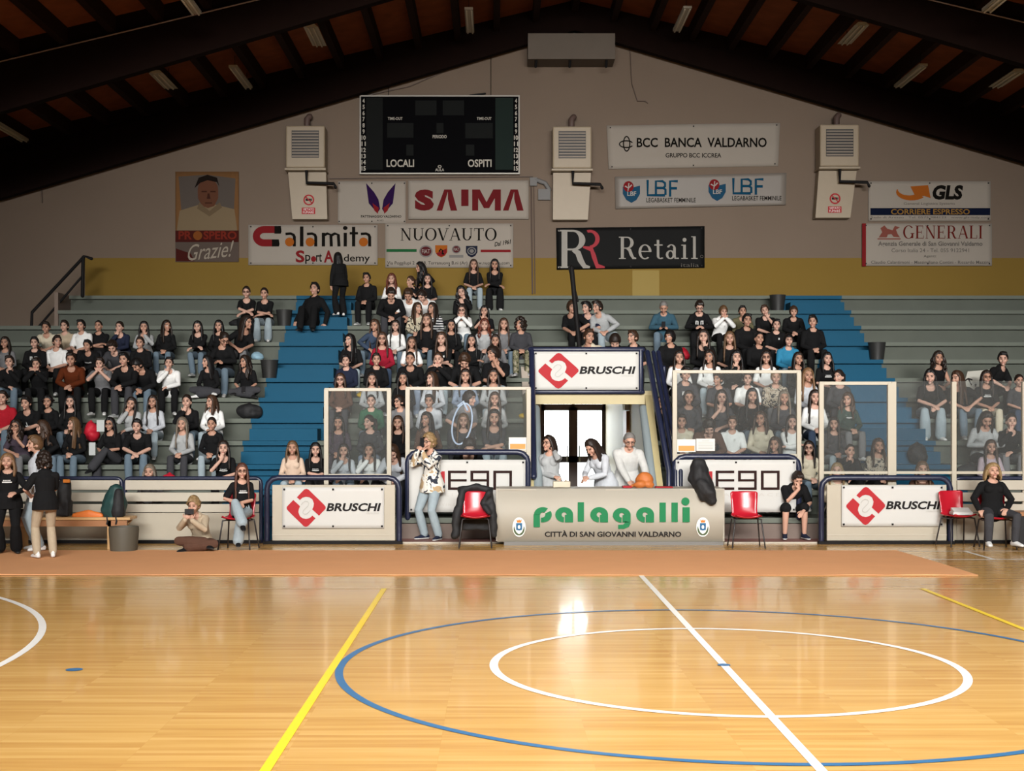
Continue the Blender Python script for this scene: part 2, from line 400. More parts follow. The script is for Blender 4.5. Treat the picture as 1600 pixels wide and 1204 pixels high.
for z0, z1 in ((2.04, 2.18), (.88, 1.02), (0, .12), (2.44, 2.50), (3.92, 4.0)): m.box(DX0, DX1, dY, dY+.08, z0, z1)
for x in (DX0, 1.71, DX1-.06): m.box(x, x+.06, dY, dY+.08, 2.1, 4)
obj('door_frame', m, dk, d)
m = MB(); m.box(DX0, DX1, dY+.035, dY+.045, .1, 3.95); obj('door_glass', m, clear, d)
for x in (1.60, 1.88):
    m = MB(); m.tube([(x, dY-.05, .9), (x, dY-.05, 1.25)], .015, 8); obj('door_handle', m, steel, d)
m = MB(); m.box(-15, 19, YB+.3, 60, -.15, -.02)
struct('ground_outside', m, mat('outside_paving', (.62, .60, .57), .8), 'pale sunlit paving outside the exit doors')
# guard frame and stair rails of the tunnel
g = thing('guard_railing', 'navy tube guard rail around the tunnel mouth with stair rails', 'railing', (1.5, 21.9, 2.3))
yg = 21.85
m = MB(); m.tube([P(834, 744, 20.5), P(833, 690, 21.0), P(831, 546, yg)], .05, 10); obj('post', m, navy, g, True)
m = MB(); m.tube([P(829, 546, yg), P(1004, 546, yg)], .045, 10); m.tube([P(829, 612, yg), P(1004, 612, yg)], .04, 10); obj('top_rail', m, navy, g, True)
m = MB(); m.tube([P(1001, 612, yg), P(1001, 546, yg)], .045, 10); obj('post', m, navy, g, True)
for xa, r_ in ((2.62, .045), (2.72, .035), (2.80, .04)):
    m = MB(); m.tube([(xa-.12, 21.9, 2.95), (xa+.04, 20.40, 1.05), (xa+.04, 20.40, .36)], r_, 10); obj('stair_rail', m, navy, g, True)
m = MB()
for yy, z0, z1 in ((21.7, 1.1, 2.7), (21.2, .72, 2.05), (20.8, .36, 1.5)): m.tube([(2.75, yy, z0), (2.75, yy, z1)], .03, 8)
obj('baluster', m, navy, g, True)
yp = 24.6
t = thing('flag_pole', 'thin dark pole leaning up in front of the black double-R banner', 'pole', P(905, 545, yp))
m = MB(); m.tube([P(907, 560, yp), P(893, 418, yp)], .045, 8); m.tube([P(903, 470, yp), P(889, 418, yp)], .02, 6); obj('shaft', m, blackp, t, True)
# ---------------------------------------------------------------- lettering
def wr(x, z, amp, seed):
    if not amp: return 0.0
    v = Vector((x*1.1+seed*7.3, seed*3.1, z*1.3)); return amp*(noise.noise(v)+.45*noise.noise(v*2.6))
SERIF = {}
def arc(cx, cz, rx, rz, a0, a1, n=14): return [(cx+rx*math.cos(R(a0+(a1-a0)*i/n)), cz+rz*math.sin(R(a0+(a1-a0)*i/n))) for i in range(n+1)]
class Flat:
    """flat lettering laid out in (x, z), later placed on a sign"""
    def __init__(s): s.polys = []
    def poly(s, pts): s.polys.append(list(pts)); return s
    def rect(s, x0, z0, x1, z1): return s.poly([(x0, z0), (x1, z0), (x1, z1), (x0, z1)])
    def strip(s, pts, wd):
        n = len(pts); w_ = wd if isinstance(wd, list) else [wd]*n; L, Rr = [], []
        for i, (x, z) in enumerate(pts):
            a, b = pts[max(i-1, 0)], pts[min(i+1, n-1)]; dx, dz = b[0]-a[0], b[1]-a[1]; l = math.hypot(dx, dz) or 1
            nx, nz = -dz/l*w_[i]/2, dx/l*w_[i]/2; L.append((x+nx, z+nz)); Rr.append((x-nx, z-nz))
        for i in range(n-1): s.poly([L[i], L[i+1], Rr[i+1], Rr[i]])
        return s
    def ringl(s, cx, cz, ro, zo, ri, zi, a0=0, a1=360, n=28):
        o, i_ = arc(cx, cz, ro, zo, a0, a1, n), arc(cx, cz, ri, zi, a0, a1, n)
        for k in range(n): s.poly([o[k], o[k+1], i_[k+1], i_[k]])
        return s
    def disc(s, cx, cz, r, rz=None, n=24): return s.poly(arc(cx, cz, r, rz or r, 0, 360-360/n, n-1))
    def add(s, o, dx, dz, sx=1, sz=None):
        for p in o.polys: s.polys.append([(x*sx+dx, z*(sz or sx)+dz) for x, z in p])
        return s
    def bounds(s):
        xs = [x for p in s.polys for x, z in p]; zs = [z for p in s.polys for x, z in p]
        return min(xs), max(xs), min(zs), max(zs)
def place(name, fl, rect, Y, mt, parent, amp=0, seed=0, off=.006, thick=.003, shear=0, rot=0):
    """fit flat lettering into the photo rectangle (x0, y0, x1, y1) standing at depth Y"""
    x0, x1, z0, z1 = fl.bounds(); a, b = P(rect[0], rect[3], Y), P(rect[2], rect[1], Y)
    m = MB(); cx, cz = (a.x+b.x)/2, (a.z+b.z)/2
    for p in fl.polys:
        q = []
        for x, z in p:
            u = a.x+(x-x0)/(x1-x0)*(b.x-a.x); v = a.z+(z-z0)/((z1-z0) or 1)*(b.z-a.z); u += shear*(v-cz)
            if rot: u, v = cx+(u-cx)*math.cos(rot)-(v-cz)*math.sin(rot), cz+(u-cx)*math.sin(rot)+(v-cz)*math.cos(rot)
            q.append((u, v))
        i0 = len(m.v)
        for u, v in q: m.v.append(Vector((u, Y-off+wr(u, v, amp, seed), v)))
        m.face(range(i0, i0+len(q)))
    me = m.mesh(name, mt); bm = bmesh.new(); bm.from_mesh(me)
    for f in bm.faces:
        f.normal_update()
        if f.normal.y > 0: f.normal_flip()
    bm.to_mesh(me); bm.free()
    return obj(name, me, mt, parent)
def text_flat(txt, bold=0.0, spacing=1.0):
    c = bpy.data.curves.new('t', 'FONT'); c.body = txt; c.offset = bold; c.space_character = spacing; c.resolution_u = 3
    o = bpy.data.objects.new('t', c); COL.objects.link(o)
    dg = bpy.context.evaluated_depsgraph_get(); me = bpy.data.meshes.new_from_object(o.evaluated_get(dg))
    fl = Flat()
    for p in me.polygons: fl.poly([(me.vertices[i].co.x, me.vertices[i].co.y) for i in p.vertices])
    bpy.data.objects.remove(o); bpy.data.curves.remove(c); bpy.data.meshes.remove(me)
    return fl
def text(txt, rect, Y, mt, parent, bold=0.0, amp=0, seed=0, name='lettering', shear=0, off=.006, spacing=1.0, rot=0):
    return place(name, text_flat(txt, bold, spacing), rect, Y, mt, parent, amp, seed, off, shear=shear, rot=rot)
def serif(ch):
    """a few roman capitals and small letters drawn with thick and thin strokes; returns (Flat, width), cap height 1"""
    f = Flat(); T, t, s = .15, .055, .04
    def stem(x, z0, z1, w_=T, ser=True, top=True, bot=True):
        f.rect(x-w_/2, z0, x+w_/2, z1)
        if ser and bot: f.rect(x-w_/2-.09, z0, x+w_/2+.09, z0+s)
        if ser and top: f.rect(x-w_/2-.09, z1-s, x+w_/2+.09, z1)
    def diag(xa, za, xb, zb, w_): f.poly([(xa-w_/2, za), (xa+w_/2, za), (xb+w_/2, zb), (xb-w_/2, zb)])
    def foot(x, z, up): f.rect(x-.13, z, x+.13, z+s) if not up else f.rect(x-.13, z-s, x+.13, z)
    if ch == 'N': stem(.17, 0, 1, t); stem(.78, 0, 1, t, bot=False); diag(.17, 1, .78, 0, T); return f, .95
    if ch == 'U':
        stem(.2, .35, 1, T, bot=False); stem(.78, .35, 1, t, bot=False); f.ringl(.465, .36, .34, .36, .19, .30, 180, 360); return f, .95
    if ch == 'O': f.ringl(.48, .5, .46, .52, .30, .47); return f, .97
    if ch == 'V': diag(.12, 1, .45, 0, T); diag(.78, 1, .45, 0, t); foot(.12, 1, 1); foot(.78, 1, 1); return f, .9
    if ch == 'A': diag(.12, 0, .45, 1, t); diag(.80, 0, .47, 1, T); f.rect(.25, .32, .68, .32+t); foot(.12, 0, 0); foot(.80, 0, 0); return f, .92
    if ch == 'T': stem(.42, 0, 1, T, top=False); f.rect(.04, .94, .80, 1); f.rect(.04, .76, .075, 1); f.rect(.765, .76, .80, 1); return f, .85
    if ch == 'R':
        stem(.2, 0, 1); f.rect(.2, .95, .42, 1); f.rect(.2, .46, .42, .51); f.ringl(.42, .73, .32, .27, .16, .22, -90, 90)
        f.strip([(.42, .48), (.55, .40), (.62, .2), (.72, .04), (.86, .02)], [.10, .15, .15, .12, .05]); return f, .90
    if ch == 'G': f.ringl(.48, .5, .46, .52, .30, .47, 40, 330); stem(.80, .04, .42, T, bot=False); return f, .98
    if ch == 'E': stem(.2, 0, 1); f.rect(.2, .95, .68, 1); f.rect(.2, 0, .72, .05); f.rect(.2, .47, .55, .52); f.rect(.65, .78, .69, 1); f.rect(.69, 0, .73, .24); f.rect(.53, .38, .57, .62); return f, .80
    if ch == 'L': stem(.2, 0, 1); f.rect(.2, 0, .68, .05); f.rect(.65, 0, .69, .26); return f, .75
    if ch == 'I': stem(.2, 0, 1); return f, .42
    if ch == 'e': f.ringl(.33, .32, .31, .34, .18, .29, 0, 310); f.rect(.06, .31, .62, .36); return f, .68
    if ch == 't': stem(.22, .12, .86, .12, ser=False); f.rect(.04, .60, .44, .66); f.ringl(.34, .14, .18, .15, .06, .10, 180, 320); return f, .50
    if ch == 'a':
        stem(.45, .06, .48, .13, ser=False); f.ringl(.30, .46, .215, .20, .10, .155, 0, 160); f.ringl(.26, .19, .22, .20, .10, .15); f.rect(.45, 0, .66, .05); f.rect(.45, 0, .52, .1); return f, .68
    if ch == 'i': stem(.2, 0, .64, .13, top=False); f.rect(.05, .60, .2, .64); f.disc(.2, .86, .09); return f, .42
    if ch == 'l': stem(.2, 0, 1.02, .13, top=False); f.rect(.05, .98, .2, 1.02); return f, .42
    return f, .3
def serif_text(txt, gap=.03):
    o = Flat(); x = 0
    for c in txt: g_, w_ = serif(c); o.add(g_, x, 0); x += w_+gap
    return o
# ---------------------------------------------------------------- signs
def banner(name, label, c, Y, mt, amp=.01, seed=1, group='sponsor banners', nx=28, nz=10, eyelets=True, cat='banner', thick=.022):
    """c: photo corners TL, TR, BR, BL at depth Y"""
    m = MB(); q = [P(x, y, Y) for x, y in c]
    for j in range(nz+1):
        for i in range(nx+1):
            u, v = i/nx, j/nz; p = (q[0]*(1-u)+q[1]*u)*(1-v)+(q[3]*(1-u)+q[2]*u)*v
            m.v.append(Vector((p.x, Y+wr(p.x, p.z, amp, seed), p.z)))
    W = nx+1
    for j in range(nz):
        for i in range(nx): m.face((j*W+i, (j+1)*W+i, (j+1)*W+i+1, j*W+i+1))
    n0 = len(m.v)
    for v in list(m.v): m.v.append(v+Vector((0, thick, 0)))
    for j in range(nz):
        for i in range(nx): m.face((n0+j*W+i, n0+j*W+i+1, n0+(j+1)*W+i+1, n0+(j+1)*W+i))
    for i in range(nx):
        m.face((i, i+1, n0+i+1, n0+i)); a = nz*W; m.face((a+i, n0+a+i, n0+a+i+1, a+i+1))
    for j in range(nz):
        a, b = j*W, (j+1)*W; m.face((a, n0+a, n0+b, b)); a += nx; b += nx; m.face((a, b, n0+b, n0+a))
    o = obj(name, m, mt, None, True); tag(o, label, cat, group)
    if eyelets:
        e = MB()
        for u in (.02, .5, .98):
            for v in (.05, .95):
                p = (q[0]*(1-u)+q[1]*u)*(1-v)+(q[3]*(1-u)+q[2]*u)*v
                e.box(p.x-.014, p.x+.014, Y-.010+wr(p.x, p.z, amp, seed), Y-.004+wr(p.x, p.z, amp, seed), p.z-.014, p.z+.014)
        obj('eyelet', e, blackt, o)
    return o
def rc(x0, y0, x1, y1): return [(x0, y0), (x1, y0), (x1, y1), (x0, y1)]
YW = YB-.04
def bruschi(x0, y0, x1, y1, Y, seed, label, dim=None):
    b = banner('banner', label, rc(x0, y0, x1, y1), Y, vinyl, .008, seed, 'white banners with the red interlocking S logo', thick=.012)
    W, H = x1-x0, y1-y0; X = lambda u: x0+u*W/158; Yy = lambda v: y0+v*H/65
    pc = [(272,287),(340,212),(362,190),(390,178),(418,190),(605,378),(626,405),(626,430),(612,447),(545,520),(462,440),(478,402),(483,365),(465,315),(430,288),(385,280),(345,290),(310,320)]
    up = [(x/8-11, 20-y/8) for x, y in pc]; lo = [((774-x)/8-11, 20-(840-y)/8) for x, y in pc]
    f = Flat().poly(up).poly(lo)
    place('logo_mark', f, (X(7.1), Yy(2.2), X(67.4), Yy(62.7)), Y, redb, b, .008, seed)
    sl = [(325,385),(345,352),(375,335),(405,340),(420,362),(412,392),(352,455),(345,485),(368,503),(395,497),(440,452)]
    s = Flat().strip([(x, -y) for x, y in sl], 9)
    place('logo_line', s, (X(29), Yy(21.5), X(44.5), Yy(43.2)), Y, greyt, b, .008, seed, .009)
    text('BRUSCHI', (X(70), Yy(25), X(152), Yy(38)), Y, blackt, b, .035, .008, seed, shear=.25)
    text('COSTRUZIONI', (X(131), Yy(40), X(150), Yy(42.5)), Y, greyt, b, 0, .008, seed)
    return b
b = bruschi(834, 549, 998, 609, 21.79, 3, 'white banner with red logo hung above the tunnel mouth')
# scoreboard
yb_ = YB-.14
t = thing('scoreboard', 'black electronic scoreboard with pale frame high on the wall', 'scoreboard', P(687, 270, yb_))
a, c = P(564, 270, yb_), P(810, 151, yb_)
obj('body', MB().box(a.x, c.x, yb_, YB-.01, a.z, c.z), mat('scoreboard_black', (.0025, .0025, .003), .7, spec=.02), t)
m = MB()
for x0, x1, z0, z1 in ((a.x-.03, c.x+.03, c.z, c.z+.03), (a.x-.03, c.x+.03, a.z-.03, a.z), (a.x-.03, a.x, a.z, c.z), (c.x, c.x+.03, a.z, c.z)): m.box(x0, x1, yb_-.02, YB-.01, z0, z1)
obj('frame', m, mat('aluminium', (.28, .26, .23), .5, metal=.3), t)
pan = mat('display_grey', (.010, .011, .0105), .7, spec=.03); pan2 = mat('display_green', (.014, .022, .019), .7, spec=.03)
for i, (x0, y0, x1, y1, mm) in enumerate(((649, 157, 682, 180, pan), (692, 157, 725, 180, pan), (605, 192, 646, 215, pan), (727, 192, 770, 216, pan), (682, 192, 693, 208, pan), (635, 226, 646, 243, pan), (728, 226, 741, 243, pan), (774, 153, 802, 265, pan2), (572, 153, 598, 265, pan))):
    A, B = P(x0, y1, yb_), P(x1, y0, yb_); obj('display_panel', MB().box(A.x, B.x, yb_-.006, yb_, A.z, B.z), mm, t)
scw = mat('scoreboard_white', (.42, .39, .34), .8, spec=.05)
for s_, r_ in (('LOCALI', (604, 249, 647, 261)), ('OSPITI', (731, 249, 768, 261)), ('TIME-OUT', (606, 183, 629, 187.5)), ('TIME-OUT', (745, 183, 768, 187.5)), ('PERIODO', (676, 211, 698, 216)), ('AULA', (680, 263, 694, 267.5))):
    text(s_, r_, yb_, scw, t, .02, off=.008)
fl = Flat(); fl.ringl(0, 0, 1, 1, .6, .6); place('emblem', fl, (684, 258, 690, 262.5), yb_, scw, t, off=.008)
for i, n_ in enumerate(range(4, 16)):
    y_ = 154+i*9.6
    for xx in ((564.8, 571.5), (803, 809.5)):
        w_ = 0 if n_ > 9 else 1.6
        text(str(n_), (xx[0]+w_, y_, xx[1]-w_, y_+7), yb_, scw, t, .03, off=.008)
m = MB()
for x in (607, 767): m.tube([P(x, 150, YW), P(x, 128 if x < 700 else 86, YW)], .008, 6)
m.tube([P(734, 149, YW), P(758, 146, YW)], .02, 6)
obj('hanger', m, blackp, t)
# wall heaters
heat = mat('heater_beige', (.31, .245, .165), .45, var=.04); louv = mat('louvre_dark', (.02, .017, .015), .5)
def heater(px, py, lab, plab, sign=True, dxp=0, x2=None):
    y1_ = YB-.5; s = 61/2*y1_/F; cxw, ctop = X_(px, y1_), Z_(py-33, y1_); cbot = Z_(py+33, y1_)
    t = thing('wall_heater', lab, 'heater', (cxw, YB-.25, cbot), 'beige warm-air heaters')
    obj('casing', MB().box(cxw-s, cxw+s, y1_, YB-.02, cbot, ctop), heat, t, bevel=.03)
    L_ = MB().box(cxw-s*.70, cxw+s*.70, y1_-.01, y1_+.0, cbot+.22, ctop-.11); obj('grille', L_, louv, t)
    m = MB()
    for i in range(9):
        z = cbot+.24+i*(ctop-.15-cbot-.24)/8.3
        m.box(cxw-s*.68, cxw+s*.68, y1_-.02, y1_+.02, z, z+.028, )
    obj('slat', m, mat('slat_brown', (.24, .19, .14), .5), t)
    obj('tray', MB().box(cxw-s*1.05, cxw+s*1.05, y1_-.02, YB-.02, cbot-.05, cbot-.01), heat, t)
    m = MB(); m.tube([(cxw, YB-.22, ctop), (cxw, YB-.22, ctop+.2), (cxw+.05, YB-.2, ctop+.26)], .07, 10); obj('flue', m, mat('flue_dark', (.09, .055, .045), .6), t, True)
    yp_ = YB-.45; zp = cbot-.12
    m = MB(); m.tube([(cxw+.02, yp_, cbot-.03), (cxw+.02, yp_, zp-.20), (cxw+.62, yp_, zp-.22), (cxw+.66, yp_, zp-.30)], .035, 8); obj('gas_pipe', m, blackp, t, True)
    # panel below
    pz1, pz0 = cbot-.06, Z_(py+113, YB-.3)
    b = thing('wall_cabinet', plab, 'cabinet', (cxw, YB-.15, pz0), 'beige cover panels under the heaters')
    m = MB(); m.prism([(cxw-s*.95+dxp*.0, pz1), (cxw-s*.85+dxp, pz0), (cxw+s*.95+dxp, pz0), (cxw+s*1.0, pz1)], YB-.3, YB-.02); obj('cover', m, heat, b)
    if sign:
        sx = cxw+dxp*.6+.02; sz = pz0+.42; py_ = YB-.3
        f = Flat(); f.ringl(0, 0, 1, 1, .74, .74); f.strip([(-.6, .6), (.6, -.6)], .2)
        pxs = CXP+sx*F/py_; pys = CYP-(sz-HC)*F/py_
        place('sign_ring', f, (pxs-8.5, pys-8.5, pxs+8.5, pys+8.5), py_, redb, b)
        f = Flat(); f.rect(-.6, -.12, .4, .12); f.rect(.45, -.12, .62, .12); place('cigarette', f, (pxs-5, pys-2, pxs+5, pys+1.5), py_, blackt, b, off=.004)
        f = Flat().rect(0, 0, 1, 1); place('sign_plate', f, (pxs-11, pys+12, pxs+10, pys+22), py_, redb, b)
        text('VIETATO', (pxs-9, pys+13, pxs+8, pys+16.5), py_, whitet, b, off=.009); text('FUMARE', (pxs-9, pys+17.5, pxs+8, pys+21), py_, whitet, b, off=.009)
heater(477, 229, 'beige warm-air wall heater left of the scoreboard', 'beige cover panel with no-smoking sign left of the white banners', True, .05)
heater(894, 230, 'beige warm-air wall heater right of the scoreboard', 'plain beige cover panel with no sign, above the black double-R banner', False, -.05)
heater(1312, 227, 'beige warm-air wall heater at right, past the bank banner', 'beige cover panel with no-smoking sign at right, beside the courier banner', True, -.12)
# grey box at the gable peak with three dark stubs
yg_ = YB-.7
t = thing('vent_box', 'grey metal box with three dark stubs at the gable peak', 'vent', P(892, 92, yg_))
a, c = P(825, 92, yg_), P(961, 52, yg_)
obj('housing', MB().box(a.x, c.x, yg_, YB-.02, a.z, c.z), mat('grey_sheet', (.13, .108, .088), .7, spec=.1, var=.1, scale=2), t)
for x in (838, 891, 948): obj('stub', MB().tube([P(x, 88, yg_+.1), P(x-1, 104, yg_+.1)], .03, 8), blackp, t)
m = MB(); yw = YB-.03
m.tube([P(984, 72, yw), P(987, 130, yw), P(996, 158, yw), P(1008, 158, yw), P(1012, 161, yw)], .012, 6)
tag(obj('hanging_cable', m, mat('cable_brown', (.10, .07, .055), .6)), 'thin cable dangling on the wall right of the gable box', 'cable')
m = MB(); m.tube([P(560, 152, yw), P(640, 135, yw), P(730, 96, yw)], .012, 6); tag(obj('hanging_cable', m, MATS['cable_brown']), 'cable running up to the gable above the scoreboard', 'cable')
m = MB(); m.tube([P(515, 279, yw), P(700, 277, yw), P(832, 276, yw)], .012, 6); m.tube([P(830, 288, yw), P(832, 458, yw)], .02, 6); m.tube([P(834, 288, yw), P(836, 458, yw)], .012, 6)
tag(obj('wall_conduit', m, MATS['cable_brown']), 'dark conduit running under the scoreboard and down the wall', 'conduit')
t = thing('junction_box', 'small grey junction boxes and pipe ends beside the middle heater', 'electrical box', P(842, 300, YB-.05))
gb = mat('box_grey', (.16, .155, .15), .7)
for i, (x0, y0, x1, y1) in enumerate(((828, 277, 839, 290), (841, 295, 860, 312))): A, B = P(x0, y1, YB-.1), P(x1, y0, YB-.1); obj('box', MB().box(A.x, B.x, YB-.1, YB-.01, A.z, B.z), gb, t)
obj('pipe', MB().tube([P(838, 281, YB-.06), P(852, 286, YB-.06), P(858, 296, YB-.06)], .05, 8), gb, t, True)
m = MB(); m.tube([P(65, 294, yw), P(66, 316, yw)], .015, 6); tag(obj('wall_hook', m, MATS['cable_brown']), 'small hook hanging under the beam at far left', 'hook')
# --- inks of the matt end-wall banners, toned down because less light falls there
ink = lambda n, c: mat(n, c, .95, spec=.02)
wall_red = ink('matt_red_ink', (.17, .014, .016)); wall_orange = ink('matt_orange_ink', (.30, .085, .014)); wall_green = ink('matt_green_ink', (.016, .085, .03)); wall_blue = ink('matt_blue_ink', (.016, .06, .11)); wall_black = ink('matt_black_ink', (.008, .007, .006)); wall_white = ink('matt_white_ink', (.33, .31, .28))
# --- banners on the end wall
b = banner('banner', 'white academy banner with red magnet letter and three small basketballs', rc(388, 351, 590, 414), YW, vinylg, .012, 11)
f = Flat(); f.strip([(1, .82), (.45, .82)]+arc(.45, .5, .36, .32, 90, 270, 12)+[(.92, .18)], .34)
place('magnet', f, (395, 353, 431, 385), YW, wall_red, b, .012, 11)
f = Flat().poly([(0, 0), (1, 0), (1.1, .3), (1, 1), (0, 1)]); place('magnet_tip', f, (429, 353, 440, 365), YW, wall_black, b, .012, 11, .009); place('magnet_tip', f, (425, 374, 437, 385), YW, wall_black, b, .012, 11, .009)
def geo_a(f, x):   # round-backed small a with room for a ball
    f.strip([(x, .62), (x+.22, .64), (x+.34, .58), (x+.38, .48), (x+.38, 0)], .13); return f
f = Flat(); geo_a(f, 0); f.rect(.62, 0, .77, 1); geo_a(f, .92)
f.rect(1.56, 0, 1.70, .68); f.strip([(1.63, .55), (1.80, .64), (1.95, .58), (1.97, 0)], .13); f.strip([(1.97, .55), (2.12, .64), (2.27, .58), (2.30, 0)], .13)
f.rect(2.50, 0, 2.64, .68); f.disc(2.57, .92, .10); f.rect(2.86, 0, 3.0, .98); f.rect(2.76, .60, 3.12, .72); geo_a(f, 3.24)
place('lettering', f, (446, 353, 580, 385), YW, wall_black, b, .012, 11)
for x in (452.5, 484.5, 568): place('ball', Flat().disc(0, 0, 1), (x-7, 371, x+7, 385), YW, wall_orange, b, .012, 11, .010)
for s_, r_, mm in (('S', (462, 391, 476, 410), wall_red), ('p', (477, 398, 485, 412), wall_black), ('rt', (494, 396, 503, 409), wall_black), ('A', (506, 391, 521, 410), wall_red), ('cademy', (521, 397, 578, 412), wall_black)):
    text(s_, r_, YW, mm, b, .03 if mm is wall_red else .01, .012, 11)
place('ball', Flat().disc(0, 0, 1), (486, 400, 494, 409), YW, wall_red, b, .012, 11)
b = banner('banner', 'white banner with a purple and red winged emblem', rc(528, 283, 634, 349), YW+.01, vinylg, .008, 12)
wing = Flat().poly([(0, 1), (.1, .45), (.42, .18), (.52, .3), (.46, .55), (.3, .75)])
place('wing', wing, (572, 286, 594, 333), YW+.01, mat('wing_violet', (.022, .008, .045), .95, spec=.02), b, .008, 12); w2 = Flat()
for p in wing.polys: w2.poly([(-x, z) for x, z in p])
place('wing', w2, (597, 286, 618, 333), YW+.01, MATS['wing_violet'], b, .008, 12)
tip = Flat().poly([(0, 1), (.3, .85), (1, .55), (.85, 0), (.3, .3)]); t2 = Flat().poly([(0, .55), (.7, .85), (1, 1), (.7, .3), (.15, 0)])
place('wing_tip', tip, (582, 317, 592, 334), YW+.01, wall_red, b, .008, 12, .009); place('wing_tip', t2, (599, 317, 609, 334), YW+.01, wall_red, b, .008, 12, .009)
text('PATTINAGGIO VALDARNO', (564, 336, 627, 340), YW+.01, wall_black, b, .02, .008, 12); text('A.S.D.', (589, 343, 600, 345.5), YW+.01, wall_black, b, 0, .008, 12)
b = banner('banner', 'white sign with one word in heavy dark red capitals under the scoreboard', rc(638, 282, 826, 342), YW-.03, vinylg, .002, 13, eyelets=False, thick=.03)
f = text_flat('S', .07); x0, x1, z0, z1 = f.bounds(); S = Flat().add(f, -x0, -z0, 1).polys; f = Flat()
for p in S: f.poly([(x/(x1-x0)*.95, z/(z1-z0)) for x, z in p])
def lam(f, x): f.poly([(x, 0), (x+.28, 0), (x+.56, .9), (x+.56, 1), (x+.38, 1)]); f.poly([(x+.56, 1), (x+.56, .55), (x+.70, 0), (x+1.02, 0), (x+.74, 1)]); return f
lam(f, 1.08); f.rect(2.30, .22, 2.66, 1); f.rect(2.84, 0, 3.14, 1); f.poly([(2.90, 1), (3.22, 1), (3.55, .4), (3.55, .12), (3.42, .12)]); f.poly([(4.2, 1), (3.88, 1), (3.55, .4), (3.55, .12), (3.68, .12)]); f.rect(3.96, 0, 4.26, 1); lam(f, 4.36)
place('lettering', f, (648, 296, 818, 329), YW-.03, mat('saima_red', (.115, .013, .015), .95, spec=.02), b, .002, 13)
b = banner('banner', 'white car dealer banner with serif capitals and four round car badges', rc(602, 349, 802, 418), YW, vinylg, .006, 14)
place('lettering', serif_text('NUOVAUTO'), (626, 356, 776, 376), YW, wall_black, b, .006, 14)
place('green_bar', Flat().rect(0, 0, 1, 1), (604, 389, 651, 393.5), YW, wall_green, b, .006, 14); place('red_bar', Flat().rect(0, 0, 1, 1), (751, 390, 798, 394), YW, wall_red, b, .006, 14)
text('Dal 1961', (773, 376, 798, 383), YW, wall_black, b, .02, .006, 14, shear=.3, rot=.18)
for x0, y0, x1, y1, mm, txt in ((655, 383, 676, 402, mat('badge_red', (.075, .014, .016), .9, spec=.03), 'FIAT'), (706, 383, 720, 396, MATS['badge_red'], 'FIAT')):
    place('badge', Flat().disc(0, 0, 1), (x0, y0, x1, y1), YW, mat('badge_silver', (.17, .16, .15), .9, spec=.03), b, .006, 14); k = (x1-x0)*.1
    place('badge_face', Flat().disc(0, 0, 1), (x0+k, y0+k, x1-k, y1-k), YW, mm, b, .006, 14, .009)
    text(txt, (x0+k*2, y0+k*3, x1-k*2, y1-k*3), YW, wall_white, b, .0, .006, 14, off=.012)
sh = Flat().poly([(-1, 1), (1, 1), (1, -.1), (.6, -.75), (0, -1), (-.6, -.75), (-1, -.1)])
place('badge', sh, (680, 383, 699, 402), YW, wall_orange, b, .006, 14); place('badge_face', Flat().poly([(-1, -.2), (1, 1), (1, 0), (.55, -.75), (0, -1), (-.55, -.75)]), (681, 388, 698, 401), YW, wall_red, b, .006, 14, .009)
place('badge_mark', Flat().strip([(-.5, 0), (-.1, .5), (.3, .2), (.2, -.5)], .3).disc(.4, -.4, .2), (685, 388, 694, 398), YW, wall_black, b, .006, 14, .012)
place('badge', sh, (728, 384, 746, 402), YW, mat('badge_navy', (.014, .016, .03), .9, spec=.03), b, .006, 14); place('badge_face', Flat().ringl(0, 0, 1, 1, .75, .75).disc(0, 0, .5), (730, 386, 744, 398), YW, MATS['badge_silver'], b, .006, 14, .009)
place('badge_bar', Flat().rect(0, 0, 1, 1), (702, 398, 724, 402.5), YW, MATS['badge_silver'], b, .006, 14)
text('Via Poggilupi 2 - 328, Terranuova B.ni (Ar)   www.nuovauto.com', (605, 408, 796, 414.5), YW, wall_black, b, .0, .006, 14)
b = banner('banner', 'wrinkled white bank banner with a black knot emblem', [(948, 196), (1219, 192), (1216, 259), (951, 264)], YW, vinylg, .018, 15)
f = Flat(); f.ringl(0, .05, .5, .98, .34, .82, 0, 360); f.ringl(-.05, 0, .98, .5, .82, .34, 25, 335)
place('emblem', f, (967, 212, 989, 237), YW, wall_black, b, .018, 15)
text('BCC  BANCA  VALDARNO', (995, 215, 1198, 230), YW, wall_black, b, .022, .018, 15, off=.009); text('GRUPPO BCC ICCREA', (1040, 239, 1127, 246), YW, wall_black, b, .015, .018, 15, off=.009)
b = banner('banner', 'grey-white basketball league banner with the same blue shield printed twice', [(961, 276), (1229, 270), (1228, 320), (962, 326)], YW-.02, mat('dim_vinyl', (.20, .175, .15), .5, var=.04, scale=2), .012, 16, eyelets=False)
